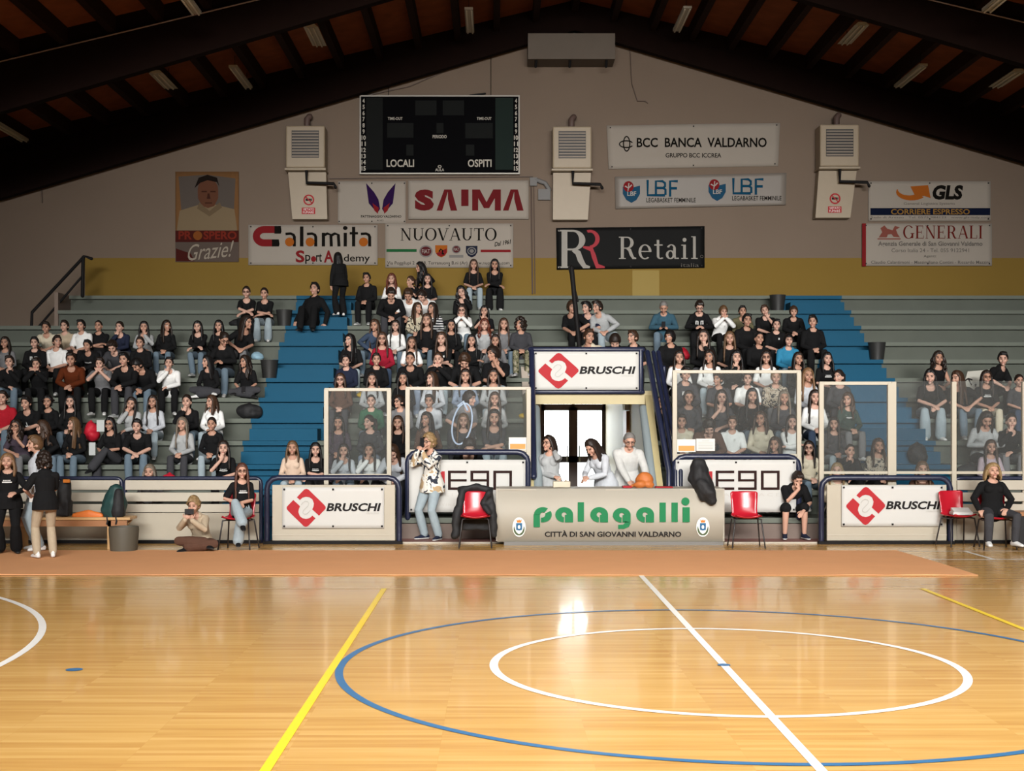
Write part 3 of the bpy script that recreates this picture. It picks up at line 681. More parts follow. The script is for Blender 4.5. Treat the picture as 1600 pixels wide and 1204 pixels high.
for dx in (0, 134):
    dy = -3 if dx else 0; yy = YW-.02
    place('shield', Flat().poly([(-1, .6), (0, .5), (1, .7), (1, -.1), (.6, -.7), (0, -1), (-.6, -.7), (-1, -.1)]), (973+dx, 290+dy, 1000+dx, 317+dy), yy, wall_blue, b, .012, 16)
    place('ball', Flat().disc(0, 0, 1), (974+dx, 283+dy, 990+dx, 300+dy), yy, wall_red, b, .012, 16, .009); place('ball_mark', Flat().strip([(-.7, .2), (0, -.3), (.7, .5)], .3).strip([(.1, .9), (-.1, -.9)], .2), (976+dx, 286+dy, 988+dx, 298+dy), yy, wall_white, b, .012, 16, .012)
    text('LBF', (980+dx, 299+dy, 994+dx, 306+dy), yy, wall_white, b, .02, .012, 16, off=.010)
    f = Flat().strip([(.08, 1), (.08, .08), (1.22, .08)], .16); f.strip([(.62, .08), (.62, .92), (1.05, .92), (1.22, .8), (1.22, .62), (1.1, .52), (.66, .52)], .15); f.strip([(1.1, .52), (1.25, .42), (1.25, .1)], .15); f.strip([(1.55, 0), (1.55, .92), (2.05, .92)], .16); f.rect(1.55, .42, 2.0, .58)
    place('lettering', f, (1010+dx, 281+dy, 1059+dx, 307+dy), yy, mat('league_blue', (.007, .05, .095), .95, spec=.02), b, .012, 16)
    text('LEGABASKET FEMMINILE', (1010+dx, 309+dy, 1087+dx, 316+dy), yy, wall_black, b, .01, .012, 16)
blk = mat('black_vinyl', (.007, .007, .0068), .6, spec=.06, var=.1, bump=.15)
b = banner('banner', 'black banner with a big grey and red double R', [(869, 356), (1101, 353), (1101, 418), (870, 421)], YW-.02, blk, .016, 17)
f, w_ = serif('R'); place('letter', f, (872, 359, 922, 419), YW-.02, mat('dull_white', (.30, .28, .25), .9, spec=.03), b, .016, 17, .008)
f = Flat(); f.ringl(.35, .76, .36, .24, .2, .17, -90, 110); f.strip([(.1, .55), (.4, .5), (.5, .3), (.62, .05), (.9, .02)], [.05, .14, .16, .14, .04])
place('letter', f, (911, 359, 945, 419), YW-.02, mat('coral_red', (.33, .045, .055), .9, spec=.03), b, .016, 17, .010)
place('lettering', serif_text('Retail', .05), (967, 369, 1090, 405), YW-.02, MATS['dull_white'], b, .016, 17, .008)
text('italia', (1064, 411, 1092, 417), YW-.02, wall_ink, b, 0, .016, 17); place('registered_mark', Flat().ringl(0, 0, 1, 1, .7, .7), (1094, 398, 1099, 403), YW-.02, wall_ink, b, .016, 17)
b = banner('banner', 'white courier banner with orange arrow and dark blue bar', rc(1357, 283, 1548, 345), YW, vinylg, .006, 18)
text('GLS', (1457, 289, 1504, 312), YW, wall_black, b, .05, .006, 18, shear=.15)
f = Flat().strip(arc(.55, .62, .52, .5, 170, 320, 12), [.04, .08, .13, .18, .22, .26, .3, .32, .34, .36, .38, .38, .38]); f.poly([(.55, .9), (1.25, 1), (1.35, .1), (1.1, .25), (.75, .2)])
place('arrow', f, (1400, 289, 1454, 313), YW, wall_orange, b, .006, 18)
text('General Logistics Systems', (1412, 316, 1492, 321), YW, wall_ink, b, 0, .006, 18)
place('blue_bar', Flat().rect(0, 0, 1, 1), (1360, 325, 1547, 336), YW, mat('courier_navy', (.006, .009, .024), .95, spec=.02), b, .006, 18)
text('CORRIERE ESPRESSO', (1392, 326.5, 1515, 335), YW, mat('courier_yellow', (.24, .13, .03), .95, spec=.02), b, .02, .006, 18, off=.009)
text('Sede di Arezzo   Tel. 0575 984123   www.gls-italy.com', (1361, 338, 1547, 342), YW, wall_ink, b, 0, .006, 18)
b = banner('banner', 'white insurance banner with red edge and small red lion', rc(1349, 349, 1550, 415), YW-.02, vinylg, .006, 19)
place('red_edge', Flat().rect(0, 0, 1, 1), (1347, 349, 1353, 416), YW-.02, wall_red, b, .006, 19, .008)
place('lettering', serif_text('GENERALI'), (1411, 352, 1535, 373), YW-.02, mat('dark_red', (.105, .012, .009), .95, spec=.02), b, .006, 19)
f = Flat().strip([(-1, -.6), (1, -.6)], .12); f.poly([(-.9, -.45), (-.6, .1), (-.75, .5), (-.4, .8), (-.15, .45), (.3, .3), (.5, .75), (.95, .6), (.6, .35), (.75, -.1), (.95, -.45), (.4, -.4), (.2, -.1), (-.1, -.15), (-.2, -.45)])
place('lion', f, (1371, 352, 1407, 374), YW-.02, mat('pale_red', (.19, .06, .045), .95, spec=.02), b, .006, 19)
text('Agenzia Generale di San Giovanni Valdarno', (1372, 377, 1535, 385), YW-.02, wall_ink, b, .02, .006, 19); text('Corso Italia 24 - Tel. 055 9122941', (1393, 388, 1514, 394), YW-.02, wall_ink, b, 0, .006, 19)
text('Agenti:', (1443, 398, 1463, 403), YW-.02, wall_ink, b, .01, .006, 19); text('Claudio Calantimoni - Massimiliano Contini - Riccardo Mazzini', (1361, 407, 1546, 412), YW-.02, wall_ink, b, .01, .006, 19)
# poster with a portrait
b = banner('poster', 'faded poster of a dark-haired man in a pale shirt at far left', rc(274, 268, 373, 409), YW, mat('poster_ochre', (.17, .085, .035), .95, spec=.02, var=.1), .003, 21, None, eyelets=False, cat='poster')
pm_ = lambda n, c: mat(n, tuple(v*.55 for v in c), .95, spec=.02)
place('grey_ground', Flat().poly([(0, .95), (.5, 1), (1, .9), (.97, 0), (.05, 0)]), (279, 273, 368, 330), YW, pm_('poster_grey', (.17, .14, .12)), b, .003, 21, .003)
place('shirt', Flat().poly([(0, 0), (.05, .75), (.35, .95), (.5, 1), (.66, .95), (.95, .8), (1, 0)]), (276, 318, 371, 362), YW, pm_('poster_cream', (.34, .25, .15)), b, .003, 21, .005)
place('portrait_head', Flat().poly(arc(0, .2, .8, .8, 0, 180, 12)+[(-.78, -.4), (-.45, -.95), (0, -1.1), (.5, -.95), (.8, -.4)]), (309, 279, 341, 325), YW, pm_('poster_skin', (.20, .085, .05)), b, .003, 21, .007)
place('portrait_hair', Flat().poly([(-1.1, -.35), (-.75, .7), (0, 1), (.8, .7), (1, -.2), (.8, .25), (0, .45), (-.6, .2)]), (304, 273, 343, 294), YW, pm_('poster_hair', (.025, .018, .015)), b, .003, 21, .009)
place('portrait_face', Flat().rect(-.8, .55, -.2, .75).rect(.2, .55, .8, .75).rect(-.4, -.9, .4, -.75).poly([(-.1, .4), (.1, .4), (.22, -.3), (-.2, -.3)]), (315, 298, 337, 318), YW, pm_('poster_shade', (.09, .035, .025)), b, .003, 21, .009)
place('collar', Flat().poly([(-1, 1), (0, 0), (1, 1), (1.2, .4), (0, -.6), (-1.2, .3)]), (308, 316, 347, 338), YW, pm_('poster_tan', (.24, .17, .10)), b, .003, 21, .009)
place('maroon_band', Flat().rect(0, 0, 1, 1), (274, 360, 373, 378), YW, pm_('poster_maroon', (.10, .022, .018)), b, .003, 21, .007)
text('PR', (279, 361, 300, 374), YW, pm_('poster_red', (.28, .04, .025)), b, .03, .003, 21, off=.010); text('SPERO', (318, 361, 370, 374), YW, MATS['poster_red'], b, .03, .003, 21, off=.010)
place('ball', Flat().disc(0, 0, 1), (302, 361, 316, 375), YW, pm_('poster_ball', (.34, .11, .03)), b, .003, 21, .010)
place('lower_field', Flat().rect(0, 0, 1, 1), (274, 378, 373, 409), YW, pm_('poster_dark', (.16, .12, .10)), b, .003, 21, .005)
place('maroon_corner', Flat().poly([(0, 0), (1, 0), (.8, .6), (0, 1)]), (275, 388, 304, 408), YW, MATS['poster_maroon'], b, .003, 21, .007)
text('Grazie!', (294, 379, 363, 404), YW, mat('poster_white', (.28, .24, .19), .9, spec=.02), b, .0, .003, 21, off=.010, shear=.35, rot=.10)
# ---------------------------------------------------------------- front barriers
YBAR = 19.8
def bar_frame(m, x0, x1, z1, y, r=.042, z0=.02, rr=.16):
    pts = [(x0, y, z0), (x0, y, z1-rr)]+[(x0+rr-rr*math.cos(R(a)), y, z1-rr+rr*math.sin(R(a))) for a in (30, 60, 90)]
    pts += [(x1-rr+rr*math.sin(R(a)), y, z1-rr+rr*math.cos(R(a))) for a in (0, 30, 60)]+[(x1, y, z1-rr), (x1, y, z0)]
    m.tube(pts, r, 10)
def panel_barrier(px0, px1, lab):
    x0, x1 = X_(px0, YBAR), X_(px1, YBAR); z1 = Z_(746, YBAR)
    t = thing('barrier', lab, 'barrier', ((x0+x1)/2, YBAR, 0), 'cream barriers in navy tube frames')
    m = MB(); bar_frame(m, x0+.05, x1-.05, z1, YBAR); obj('frame', m, navy, t, True)
    obj('panel', MB().box(x0+.13, x1-.11, YBAR-.02, YBAR+.02, .05, Z_(757, YBAR)), cream, t, bevel=.006)
    obj('strip', MB().box(x0+.13, x1-.11, YBAR-.028, YBAR-.02, .13, .145), creamw, t)
    obj('base', MB().box(x0, x1, YBAR-.06, YBAR+.03, 0, .045), blackp, t)
    return t
panel_barrier(412, 629, 'cream panel barrier in navy frame, left of the woman photographing')
bruschi(441, 761, 600, 825, YBAR-.05, 31, 'white banner with red logo on the barrier left of the photographing woman')
panel_barrier(1278, 1490, 'cream panel barrier in navy frame, right of the boy in shorts')
bruschi(1315, 758, 1474, 822, YBAR-.05, 33, 'white banner with red logo on the barrier behind the red chair holding papers')
def slat_barrier(segs, lab, y=YBAR+.1):
    x0, x1 = X_(segs[0][0], y), X_(segs[-1][1], y); zt_ = Z_(747, y)
    t = thing('slatted_barrier', lab, 'barrier', ((x0+x1)/2, y, 0), 'slatted cream barriers')
    for a, b in segs:
        xa, xb = X_(a, y), X_(b, y)
        for q0, q1 in ((750, 765), (769, 783), (787, 800)): obj('board', MB().box(xa+.03, xb-.03, y-.02, y+.02, Z_(q1, y), Z_(q0, y)), creamw, t, bevel=.005)
        obj('panel', MB().box(xa+.03, xb-.03, y+.0, y+.03, .05, Z_(801, y)), cream, t)
        m = MB(); bar_frame(m, xa+.01, xb-.01, zt_, y+.05, .03, rr=.08); obj('frame', m, navy, t, True)
    obj('base', MB().box(x0, x1, y-.04, y+.06, 0, .05), blackp, t)
slat_barrier(((-300, -60), (-58, 190), (193, 408)), 'long slatted cream barrier behind the bench at left')
slat_barrier(((1492, 1700), (1702, 1900)), 'slatted cream barrier behind the blonde woman on the red chair')
YT = 20.44
def tall_barrier(px0, px1, pz1, lab, blab, seed, dx):
    x0, x1 = X_(px0, YT), X_(px1, YT); z1 = Z_(pz1, YT)
    t = thing('barrier', lab, 'barrier', ((x0+x1)/2, YT, .34), 'tall navy tube frame barriers')
    m = MB(); bar_frame(m, x0+.04, x1-.04, z1, YT, .045, .342); obj('frame', m, navy, t, True)
    b = banner('banner', blab, rc(px0+6, 718, px1-8, 800), YT-.06, vinyl, .010, seed, 'white banners with blocky brown letters', thick=.012)
    bk = mat('dark_brown_print', (.022, .009, .008), .7, spec=.1); Yb = YT-.06; u = dx
    f = Flat(); w_ = .15
    f.rect(0, 0, .15, 1).rect(0, .87, 1, 1).rect(0, 0, 1, .13).rect(0, .44, 1, .56)
    f.rect(1.2, .44, 1.35, 1).rect(1.2, .87, 2.2, 1).rect(2.06, 0, 2.2, 1).rect(1.2, .44, 2.2, .56).rect(1.2, 0, 2.2, .13)
    f.rect(2.42, 0, 2.57, 1).rect(3.28, 0, 3.42, 1).rect(2.42, .87, 3.42, 1).rect(2.42, 0, 3.42, .13)
    place('lettering', f, (700+u, 735, 800+u, 765), Yb, bk, b, .010, seed, .008)
    place('red_block', Flat().poly([(0, 0), (1, 0), (1, 1), (.75, 1), (.2, .5)]), (676+u, 736, 695+u, 765), Yb, redb, b, .010, seed, .008)
    pale = mat('pale_print', (.45, .43, .40), .6)
    text('ITALIAN SPACE', (664+u, 770, 800+u, 775), Yb, pale, b, 0, .010, seed, spacing=1.5); text('LIVING', (682+u, 786, 712+u, 790), Yb, pale, b, 0, .010, seed, spacing=1.5)
    return t
tall_barrier(633, 829, 706, 'tall navy frame barrier behind the woman photographing', 'white banner with blocky brown letters behind the photographing woman', 41, 0)
tall_barrier(1050, 1252, 713, 'tall navy frame barrier left of the boy in shorts', 'white banner with blocky brown letters behind the black coat', 43, 418)
# acrylic screens with cream frames
scr = mat('screen_frame_cream', (.40, .36, .28), .4)
def screen(px0, px1, py0, py1, Y, lab, frame=True, posts=(1, 1), foot=None):
    x0, x1, z0, z1 = X_(px0, Y), X_(px1, Y), Z_(py1, Y), Z_(py0, Y); zf = foot if foot is not None else z0-.25
    t = thing('acrylic_screen', lab, 'screen', ((x0+x1)/2, Y, z0), 'clear acrylic screens along the stand front')
    obj('pane', MB().box(x0+.02, x1-.02, Y-.004, Y+.004, z0, z1-(.02 if frame else -.02)), acry, t)
    for x, on in ((x0, posts[0]), (x1, posts[1])):
        if on: obj('post', MB().box(x-.035, x+.035, Y-.035, Y+.035, zf, z1+.01), scr, t, bevel=.006)
    if frame: obj('top_rail', MB().box(x0-.03, x1+.03, Y-.025, Y+.025, z1-.02, z1+.03), scr, t, bevel=.005)
    obj('bottom_rail', MB().box(x0, x1, Y-.02, Y+.02, z0-.02, z0+.02), scr, t)
    return t
YG = 20.52
screen(510, 608, 609, 742, YG, 'clear screen above the barrier, left of the woman photographing', foot=.345)
screen(637, 826, 607, 704, YG, 'clear screen with an orange sticker behind the photographing woman', foot=.345)
screen(1054, 1248, 581, 711, YG, 'tall clear screen with notices, right of the tunnel', foot=.345)
YG2 = 19.95
screen(1283, 1390, 599, 738, YG2, 'clear screen with cream top rail above the right barrier', foot=.02)
screen(1396, 1490, 597, 738, YG2, 'clear screen without top rail in front of the right stairway', False, (1, 1), .02)
screen(1494, 1600, 597, 738, YG2, 'clear screen at the right edge above the slatted barrier', False, (0, 1), .02)
def notice(px0, py0, px1, py1, Y, lab, kind):
    a, b = P(px0, py1, Y), P(px1, py0, Y)
    o = obj('notice', MB().box(a.x, b.x, Y-.004, Y, a.z, b.z), mat('paper_white', (.58, .57, .54), .7)); tag(o, lab, 'notice')
    if kind == 'land':
        place('orange_field', Flat().rect(0, 0, 1, 1), (px0+2, (py0+py1)/2, px1-2, py1-2), Y, mat('field_orange', (.55, .26, .06), .6), o)
        place('sky_field', Flat().rect(0, 0, 1, 1), (px0+2, py0+2, px1-2, (py0+py1)/2), Y, mat('field_sky', (.50, .55, .60), .6), o)
    elif kind == 'text':
        f = Flat()
        for i in range(6): f.rect(.1 if i else .3, 1-i*.16, .9 if i else .7, 1-i*.16-.05)
        place('print', f, (px0+3, py0+3, px1-3, py1-3), Y, greyt, o)
notice(795, 683, 823, 703, YG-.006, 'orange and white sticker on the screen beside the tunnel', 'land')
notice(1058, 686, 1087, 706, YG-.006, 'landscape sticker at lower left of the tall screen', 'land')
notice(1088, 685, 1117, 704, YG-.006, 'white printed notice at the foot of the tall screen', 'text')
for px0, py0, px1, py1, k, lab in ((151, 656, 163, 674, 0, 'white paper sheet taped to a seat riser at left, upper one'), (139, 691, 149, 711, -1, 'white paper sheet taped to a seat riser at left, lower one')):
    Y = rowY(k)-.03 if k == 0 else rowY(0)-.03; a, b = P(px0, py1, Y), P(px1, py0, Y)
    tag(obj('paper_sheet', MB().box(a.x, b.x, Y-.002, Y+.008, a.z, b.z), mat('paper_grey', (.45, .47, .46), .8)), lab, 'paper')
# ---------------------------------------------------------------- scorer table with its front cloth
YTB = 19.62
clothc = mat('scorer_cloth', (.37, .34, .28), .6, var=.04, scale=2, bump=.08)
x0, x1 = X_(777, YTB), X_(1130, YTB); zt_ = Z_(763, YTB)
t = thing('scorer_table', 'long scorer table with cream front panel and big green lettering', 'table', ((x0+x1)/2, YTB, 0))
m = MB()
for i in range(41):
    u = i/40; m.v += [Vector((x0+(x1-x0)*u, YTB+.012*math.sin(u*9)*0+wr(u*3, 0, .012, 51), z)) for z in (.05, zt_)]
for i in range(40): m.face((2*i, 2*i+2, 2*i+3, 2*i+1))
for i in range(41): m.v += [v+Vector((0, .015, 0)) for v in m.v[2*i:2*i+2]]
for i in range(40): m.face((82+2*i, 82+2*i+1, 82+2*i+3, 82+2*i+2)); m.face((2*i+1, 2*i+3, 82+2*i+3, 82+2*i+1)); m.face((2*i, 82+2*i, 82+2*i+2, 2*i+2))
fp = obj('front_panel', m, clothc, t, True)
obj('side_panel', MB().prism_x([(YTB, .06), (YTB+.05, .02), (YTB+.62, .02), (YTB+.62, zt_), (YTB, zt_)], x1, x1+.02), clothc, t)
obj('side_panel', MB().prism_x([(YTB, .06), (YTB+.62, .02), (YTB+.62, zt_), (YTB, zt_)], x0-.02, x0), clothc, t)
obj('tabletop', MB().box(x0, x1, YTB, YTB+.66, zt_-.03, zt_), clothc, t, bevel=.008)
obj('foot_bar', MB().box(x0+.1, x1, YTB-.02, YTB+.03, 0.0, .05), mat('foot_grey', (.16, .155, .145), .6), t)
for x in (x0+.15, x1-.15):
    for y in (YTB+.1, YTB+.58): obj('leg', MB().box(x-.02, x+.02, y-.02, y+.02, 0, zt_-.03), steel, t)
yy = YTB-.016
def zr(x, y): return (780+x/4.444, 770+y/4.444)
def zfit(name, f, mt, par):     # flat laid out in zoomed-photo units (y down negative)
    a0, a1, b0, b1 = f.bounds(); p0 = zr(a0, -b1); p1 = zr(a1, -b0)
    place(name, f, (p0[0], p0[1], p1[0], p1[1]), yy, mt, par, off=.004)
f = Flat()
def pa(cx): f.ringl(cx, -150, 62, 53, 17, 17, 0, 268, 30); f.rect(cx+5, -203, cx+62, -150)
pa(451); pa(694); pa(1013)
f.ringl(851, -153, 62, 51, 17, 17, 0, 268, 30); f.rect(856, -203, 913, -152); f.strip([(892, -200), (886, -222), (862, -234), (826, -234)], [46, 38, 30, 28])
f.ringl(303, -150, 62, 53, 17, 17, -90, 30, 14); f.ringl(303, -150, 62, 53, 17, 17, 55, 180, 16); f.rect(238, -237, 283, -148); f.rect(290, -203, 305, -170)
f.rect(545, -198, 589, -63); f.rect(1113, -201, 1157, -66); f.rect(1196, -201, 1240, -66); f.rect(1273, -202, 1323, -98); f.disc(1293, -58, 28)
zfit('lettering', f, greent, fp)
st = text_flat('CITTÀ DI SAN GIOVANNI VALDARNO', .02, 1.08)
text('CITTÀ DI SAN GIOVANNI VALDARNO', zr(316, 258)+zr(1264, 304), yy, blackt, fp, .025, off=.004)
for cx in (138, 1414):
    f = Flat().disc(cx, -236, 46, 68); zfit('crest_ground', f, whitet, fp)
    f = Flat().rect(cx-20, -258, cx+22, -206).rect(cx-22, -206, cx-16, -198); place('crest_shield', Flat().poly([(0, .1), (.5, 0), (1, .1), (1, 1), (0, 1)]), zr(cx-21, 208)+zr(cx+21, 260), yy, bluet, fp, off=.007)
    place('crest_charge', Flat().disc(0, 0, 1), zr(cx-9, 222)+zr(cx+9, 248), yy, whitet, fp, off=.009)
    place('crest_crown', Flat().poly([(0, 0), (1, 0), (1.15, 1), (.75, .6), (.5, 1), (.25, .6), (-.15, 1)]), zr(cx-18, 182)+zr(cx+18, 204), yy, oranget, fp, off=.007)
    place('crest_wreath', Flat().strip(arc(0, 0, 1, 1, 175, 365, 16), [.1, .2, .3, .34, .34, .3, .3, .25, .2, .25, .3, .3, .34, .34, .3, .2, .1]), zr(cx-38, 232)+zr(cx+38, 294), yy, mat('wreath_green', (.05, .08, .03), .6), fp, off=.007)
# ---------------------------------------------------------------- chairs
def shell_mesh():
    m = MB(); n = 10; prof = [(-.20, .455, .17), (-.19, .438, .195), (-.10, .43, .215), (.03, .43, .215), (.13, .445, .20), (.17, .49, .185), (.19, .57, .185), (.205, .68, .195), (.22, .78, .20), (.225, .80, .17)]
    for y, z, hw in prof:
        for i in range(n+1):
            u = i/n*2-1; k = u*u; lift = .03*k if z < .47 else 0; fw = -.05*k if z >= .47 else 0
            m.v.append(Vector((u*hw, y+fw, z+lift)))
    W = n+1; L_ = len(prof); b = len(m.v)
    for v in list(m.v): m.v.append(v+Vector((0, .012, -.010)))
    for j in range(L_-1):
        for i in range(n):
            a = j*W+i; m.face((a, a+1, a+W+1, a+W)); m.face((b+a, b+a+W, b+a+W+1, b+a+1))
    for j in range(L_-1):
        for a in (j*W, j*W+n): m.face((a, a+W, b+a+W, b+a))
    for i in range(n):
        for a in (i, (L_-1)*W+i): m.face((a, a+1, b+a+1, b+a))
    return m
shell_me = None; leg_me = {}
def chair(px, py_foot, lab, rot=0):
    global shell_me
    Y = F*HC/(py_foot-CYP)+.06; t = thing('chair', lab, 'chair', (X_(px, Y), Y, 0), 'red plastic chairs on black tube legs'); t.rotation_euler.z = rot
    def kid(name, me, mt, sm=True):
        if isinstance(me, MB): me = me.mesh(name, mt); fixn(me); me.polygons.foreach_set('use_smooth', [True]*len(me.polygons))
        o = bpy.data.objects.new(name, me); COL.objects.link(o); o.parent = t; return me
    if shell_me is None:
        shell_me = kid('seat_shell', shell_mesh(), redpl)
        for i, (sx, sy) in enumerate(((-1, -1), (1, -1), (-1, 1), (1, 1))):
            leg_me[i] = kid('leg', MB().tube([(sx*.14, sy*.12, .425), (sx*.19, sy*.13-.01, .405), (sx*.235, sy*.20, .005)], .011, 8), chrome_blk)
        leg_me[4] = kid('crossbar', MB().tube([(-.19, 0, .41), (.19, 0, .41)], .01, 8).tube([(-.19, -.14, .41), (-.19, .12, .41)], .01, 8).tube([(.19, -.14, .41), (.19, .12, .41)], .01, 8), chrome_blk)
    else:
        kid('seat_shell', shell_me, redpl)
        for i in range(4): kid('leg', leg_me[i], chrome_blk)
        kid('crossbar', leg_me[4], chrome_blk)
    return t
chair(1166, 855, 'empty red plastic chair right of the scorer table')
chair(743, 855, 'red plastic chair draped with a black jacket left of the table')
chair(1496, 853, 'red plastic chair with white papers, beside the blonde woman', .25)
chair(373, 858, 'red plastic chair under the auburn-haired woman with crossed legs', -.15)
chair(1555, 857, 'red plastic chair under the blonde woman in black')
cp = F*HC/(853-CYP)+.06; cx_ = X_(1499, cp)
m = MB(); m.box(cx_-.13, cx_+.16, cp-.12, cp+.06, .46, .50); m.prism_x([(cp-.12, .50), (cp+.06, .50), (cp+.05, .56)], cx_-.11, cx_+.15)
tag(obj('paper_pile', m, mat('paper_white', (.58, .57, .54), .7), bevel=.004), 'white papers lying on the red chair at right', 'papers')
# cloth lumps ---------------------------------------------------------------
def lump(name, lab, cat, parts, mt, loc=None, vox=.02, disp=.02, sc=9, group=None, par=None):
    """soft thing: union of tubes and ellipsoids, remeshed and wrinkled"""
    m = MB()
    for p in parts:
        if p[0] == 'e': m.ell(p[1], p[2], Matrix.Rotation(R(p[3]), 3, 'Y') if len(p) > 3 else None)
        elif p[0] == 't': m.tube(p[1], p[2], 10)
        else: m.box(*p[1])
    me = remesh(m, vox, 3); me.materials.append(mt)
    for v in me.vertices:
        n_ = noise.noise(v.co*sc)*disp; v.co += v.normal*n_
    o = bpy.data.objects.new(name, me); COL.objects.link(o)
    me.polygons.foreach_set('use_smooth', [True]*len(me.polygons))
    if par: attach(o, par)
    if lab: tag(o, lab, cat, group)
    return o
def remesh(mb, vox, smooth=2):
    me = mb.mesh('tmp', []); fixn(me)
    o = bpy.data.objects.new('tmp', me); COL.objects.link(o)
    md = o.modifiers.new('r', 'REMESH'); md.mode = 'VOXEL'; md.voxel_size = vox; md.use_smooth_shade = True
    if smooth: sm = o.modifiers.new('s', 'SMOOTH'); sm.iterations = smooth; sm.factor = .5
    dg = bpy.context.evaluated_depsgraph_get(); out = bpy.data.meshes.new_from_object(o.evaluated_get(dg))
    bpy.data.objects.remove(o); bpy.data.meshes.remove(me); return out
def at(px, py, Y): p = P(px, py, Y); return (p.x, p.y, p.z)
# black jacket draped round the red chair left of the table
Yc = F*HC/(855-CYP)+.06; xc = X_(743, Yc)
lump('jacket', 'black jacket hung over the back of the red chair left of the table', 'jacket',
     [('t', [(xc-.19, Yc+.22, .82), (xc, Yc+.25, .87), (xc+.19, Yc+.22, .82)], .05), ('t', [(xc-.20, Yc+.2, .80), (xc-.27, Yc+.12, .45), (xc-.30, Yc+.1, .16)], [.05, .07, .06]),
      ('t', [(xc+.20, Yc+.2, .80), (xc+.25, Yc+.12, .45), (xc+.27, Yc+.1, .18)], [.05, .07, .05]), ('b', (xc-.26, xc+.26, Yc+.24, Yc+.29, .22, .86)), ('t', [(xc+.20, Yc+.12, .78), (xc+.10, Yc+.14, .62), (xc+.19, Yc+.05, .50)], [.05, .05, .04])], bagblack, vox=.018)
lump('coat', 'black padded coat slung over the right end of the scorer table', 'coat',
     [('t', [at(1092, 728, 19.75), at(1092, 745, 19.72), at(1100, 762, 19.66)], [.13, .17, .16]), ('t', [at(1096, 758, 19.6), at(1108, 772, 19.56), at(1113, 781, 19.55)], [.12, .12, .08]), ('t', [at(1096, 765, 19.57), at(1098, 778, 19.56)], [.08, .05])], bagblack, vox=.018)
lump('bag', 'cream handbag on the table beside the woman in grey cardigan', 'bag', [('b', (X_(864, 19.9), X_(891, 19.9), 19.8, 19.93, zt_+.005, Z_(751, 19.9))), ('t', [at(870, 752, 19.87), at(873, 747, 19.87), at(882, 746, 19.87), at(886, 752, 19.87)], .012)], mat('cream_leather', (.50, .44, .33), .5), vox=.012, disp=.006)
lump('backpack', 'orange rucksack on the table in front of the white-shirted man', 'backpack', [('e', at(1007, 749, 19.95), (.14, .10, .12)), ('e', at(1000, 757, 19.86), (.10, .06, .06)), ('e', at(1014, 757, 19.88), (.09, .06, .06)), ('t', [at(992, 757, 19.9), at(985, 760, 19.9)], .03)], mat('orange_nylon', (.45, .13, .025), .6, bump=.2, scale=20), vox=.014, disp=.02)
m = MB(); m.box(X_(972, 19.9), X_(986, 19.9), 19.75, 19.95, zt_+.002, zt_+.03); m.box(X_(1023, 19.9), X_(1050, 19.9), 19.75, 19.95, zt_+.002, zt_+.02)
tag(obj('cloth_pile', m, redb, bevel=.008), 'red folded cloth lying on the scorer table', 'cloth')
# ---------------------------------------------------------------- bench, bags, bucket at left
yb0 = 18.95
t = thing('bench', 'pale wooden bench at left carrying bags', 'bench', (X_(100, yb0), yb0+.2, 0))
x0, x1 = X_(-60, yb0), X_(203, yb0); zb = Z_(808, yb0)
for i in range(3): obj('seat_plank', MB().box(x0, x1, yb0+.135*i, yb0+.135*i+.12, zb-.04, zb), woodb, t, bevel=.006)
obj('rail', MB().box(x0, x1-.05, yb0+.02, yb0+.05, zb-.13, zb-.04), mat('brown_rail', (.30, .13, .05), .5), t)
for x in (x1-.3, x1-1.6, x0+.2): obj('leg', MB().box(x-.03, x+.03, yb0+.02, yb0+.36, 0, zb-.04), woodb, t, bevel=.005)
obj('brace', MB().prism([(x1-.27, .22), (x1-.06, zb-.05), (x1-.01, zb-.05), (x1-.27, .12)], yb0+.15, yb0+.2), woodb, t)
yq = yb0+.2
pk = thing('backpack', 'dark green rucksack standing on the wooden bench', 'backpack', (X_(180, yq), yq, zb))
grn = mat('green_nylon', (.012, .045, .042), .6, var=.2, scale=15, bump=.2)
o = lump('body', None, None, [('t', [at(178, 800, yq), at(179, 785, yq), at(181, 768, yq)], [.17, .18, .12]), ('e', at(172, 796, yq-.06), (.13, .10, .12))], grn, vox=.016, disp=.015, par=pk)
o = lump('pocket', None, None, [('t', [at(184, 800, yq-.12), at(185, 770, yq-.08)], [.10, .07]), ('t', [at(182, 766, yq), at(184, 761, yq), at(187, 766, yq)], .015)], bagblack, vox=.014, disp=.01, par=pk)
for px in (167, 181): obj('strap', MB().tube([at(px, 806, yq-.19), at(px+1, 814, yq-.2), at(px, 818, yq-.2)], .012, 6), bagblack, pk)
pk = thing('backpack', 'black rucksack with orange flash hanging by the bench at left', 'backpack', (X_(101, yq), yq, zb))
lump('body', None, None, [('b', (X_(88, yq), X_(110, yq), yq-.1, yq+.12, zb+.01, Z_(782, yq))), ('t', [at(100, 785, yq), at(101, 757, yq)], [.11, .10])], bagblack, vox=.018, disp=.01, par=pk)
obj('flash', MB().box(X_(99, yq-.12), X_(109, yq-.12), yq-.13, yq-.10, Z_(753, yq), Z_(748, yq)), oranget, pk)
lump('bag', 'low black bag lying on the bench behind the person in beige trousers', 'bag', [('e', at(36, 802, yq), (.16, .12, .07)), ('e', at(46, 803, yq), (.12, .1, .05))], bagblack)
lump('orange_disc', 'flat orange object lying on the wooden bench', 'disc', [('t', [at(116, 806, yq-.05), at(138, 805, yq-.05), at(158, 806, yq-.05)], [(.05, .03), (.09, .035), (.05, .03)])], mat('orange_rubber', (.62, .15, .02), .5), disp=.004, vox=.014)
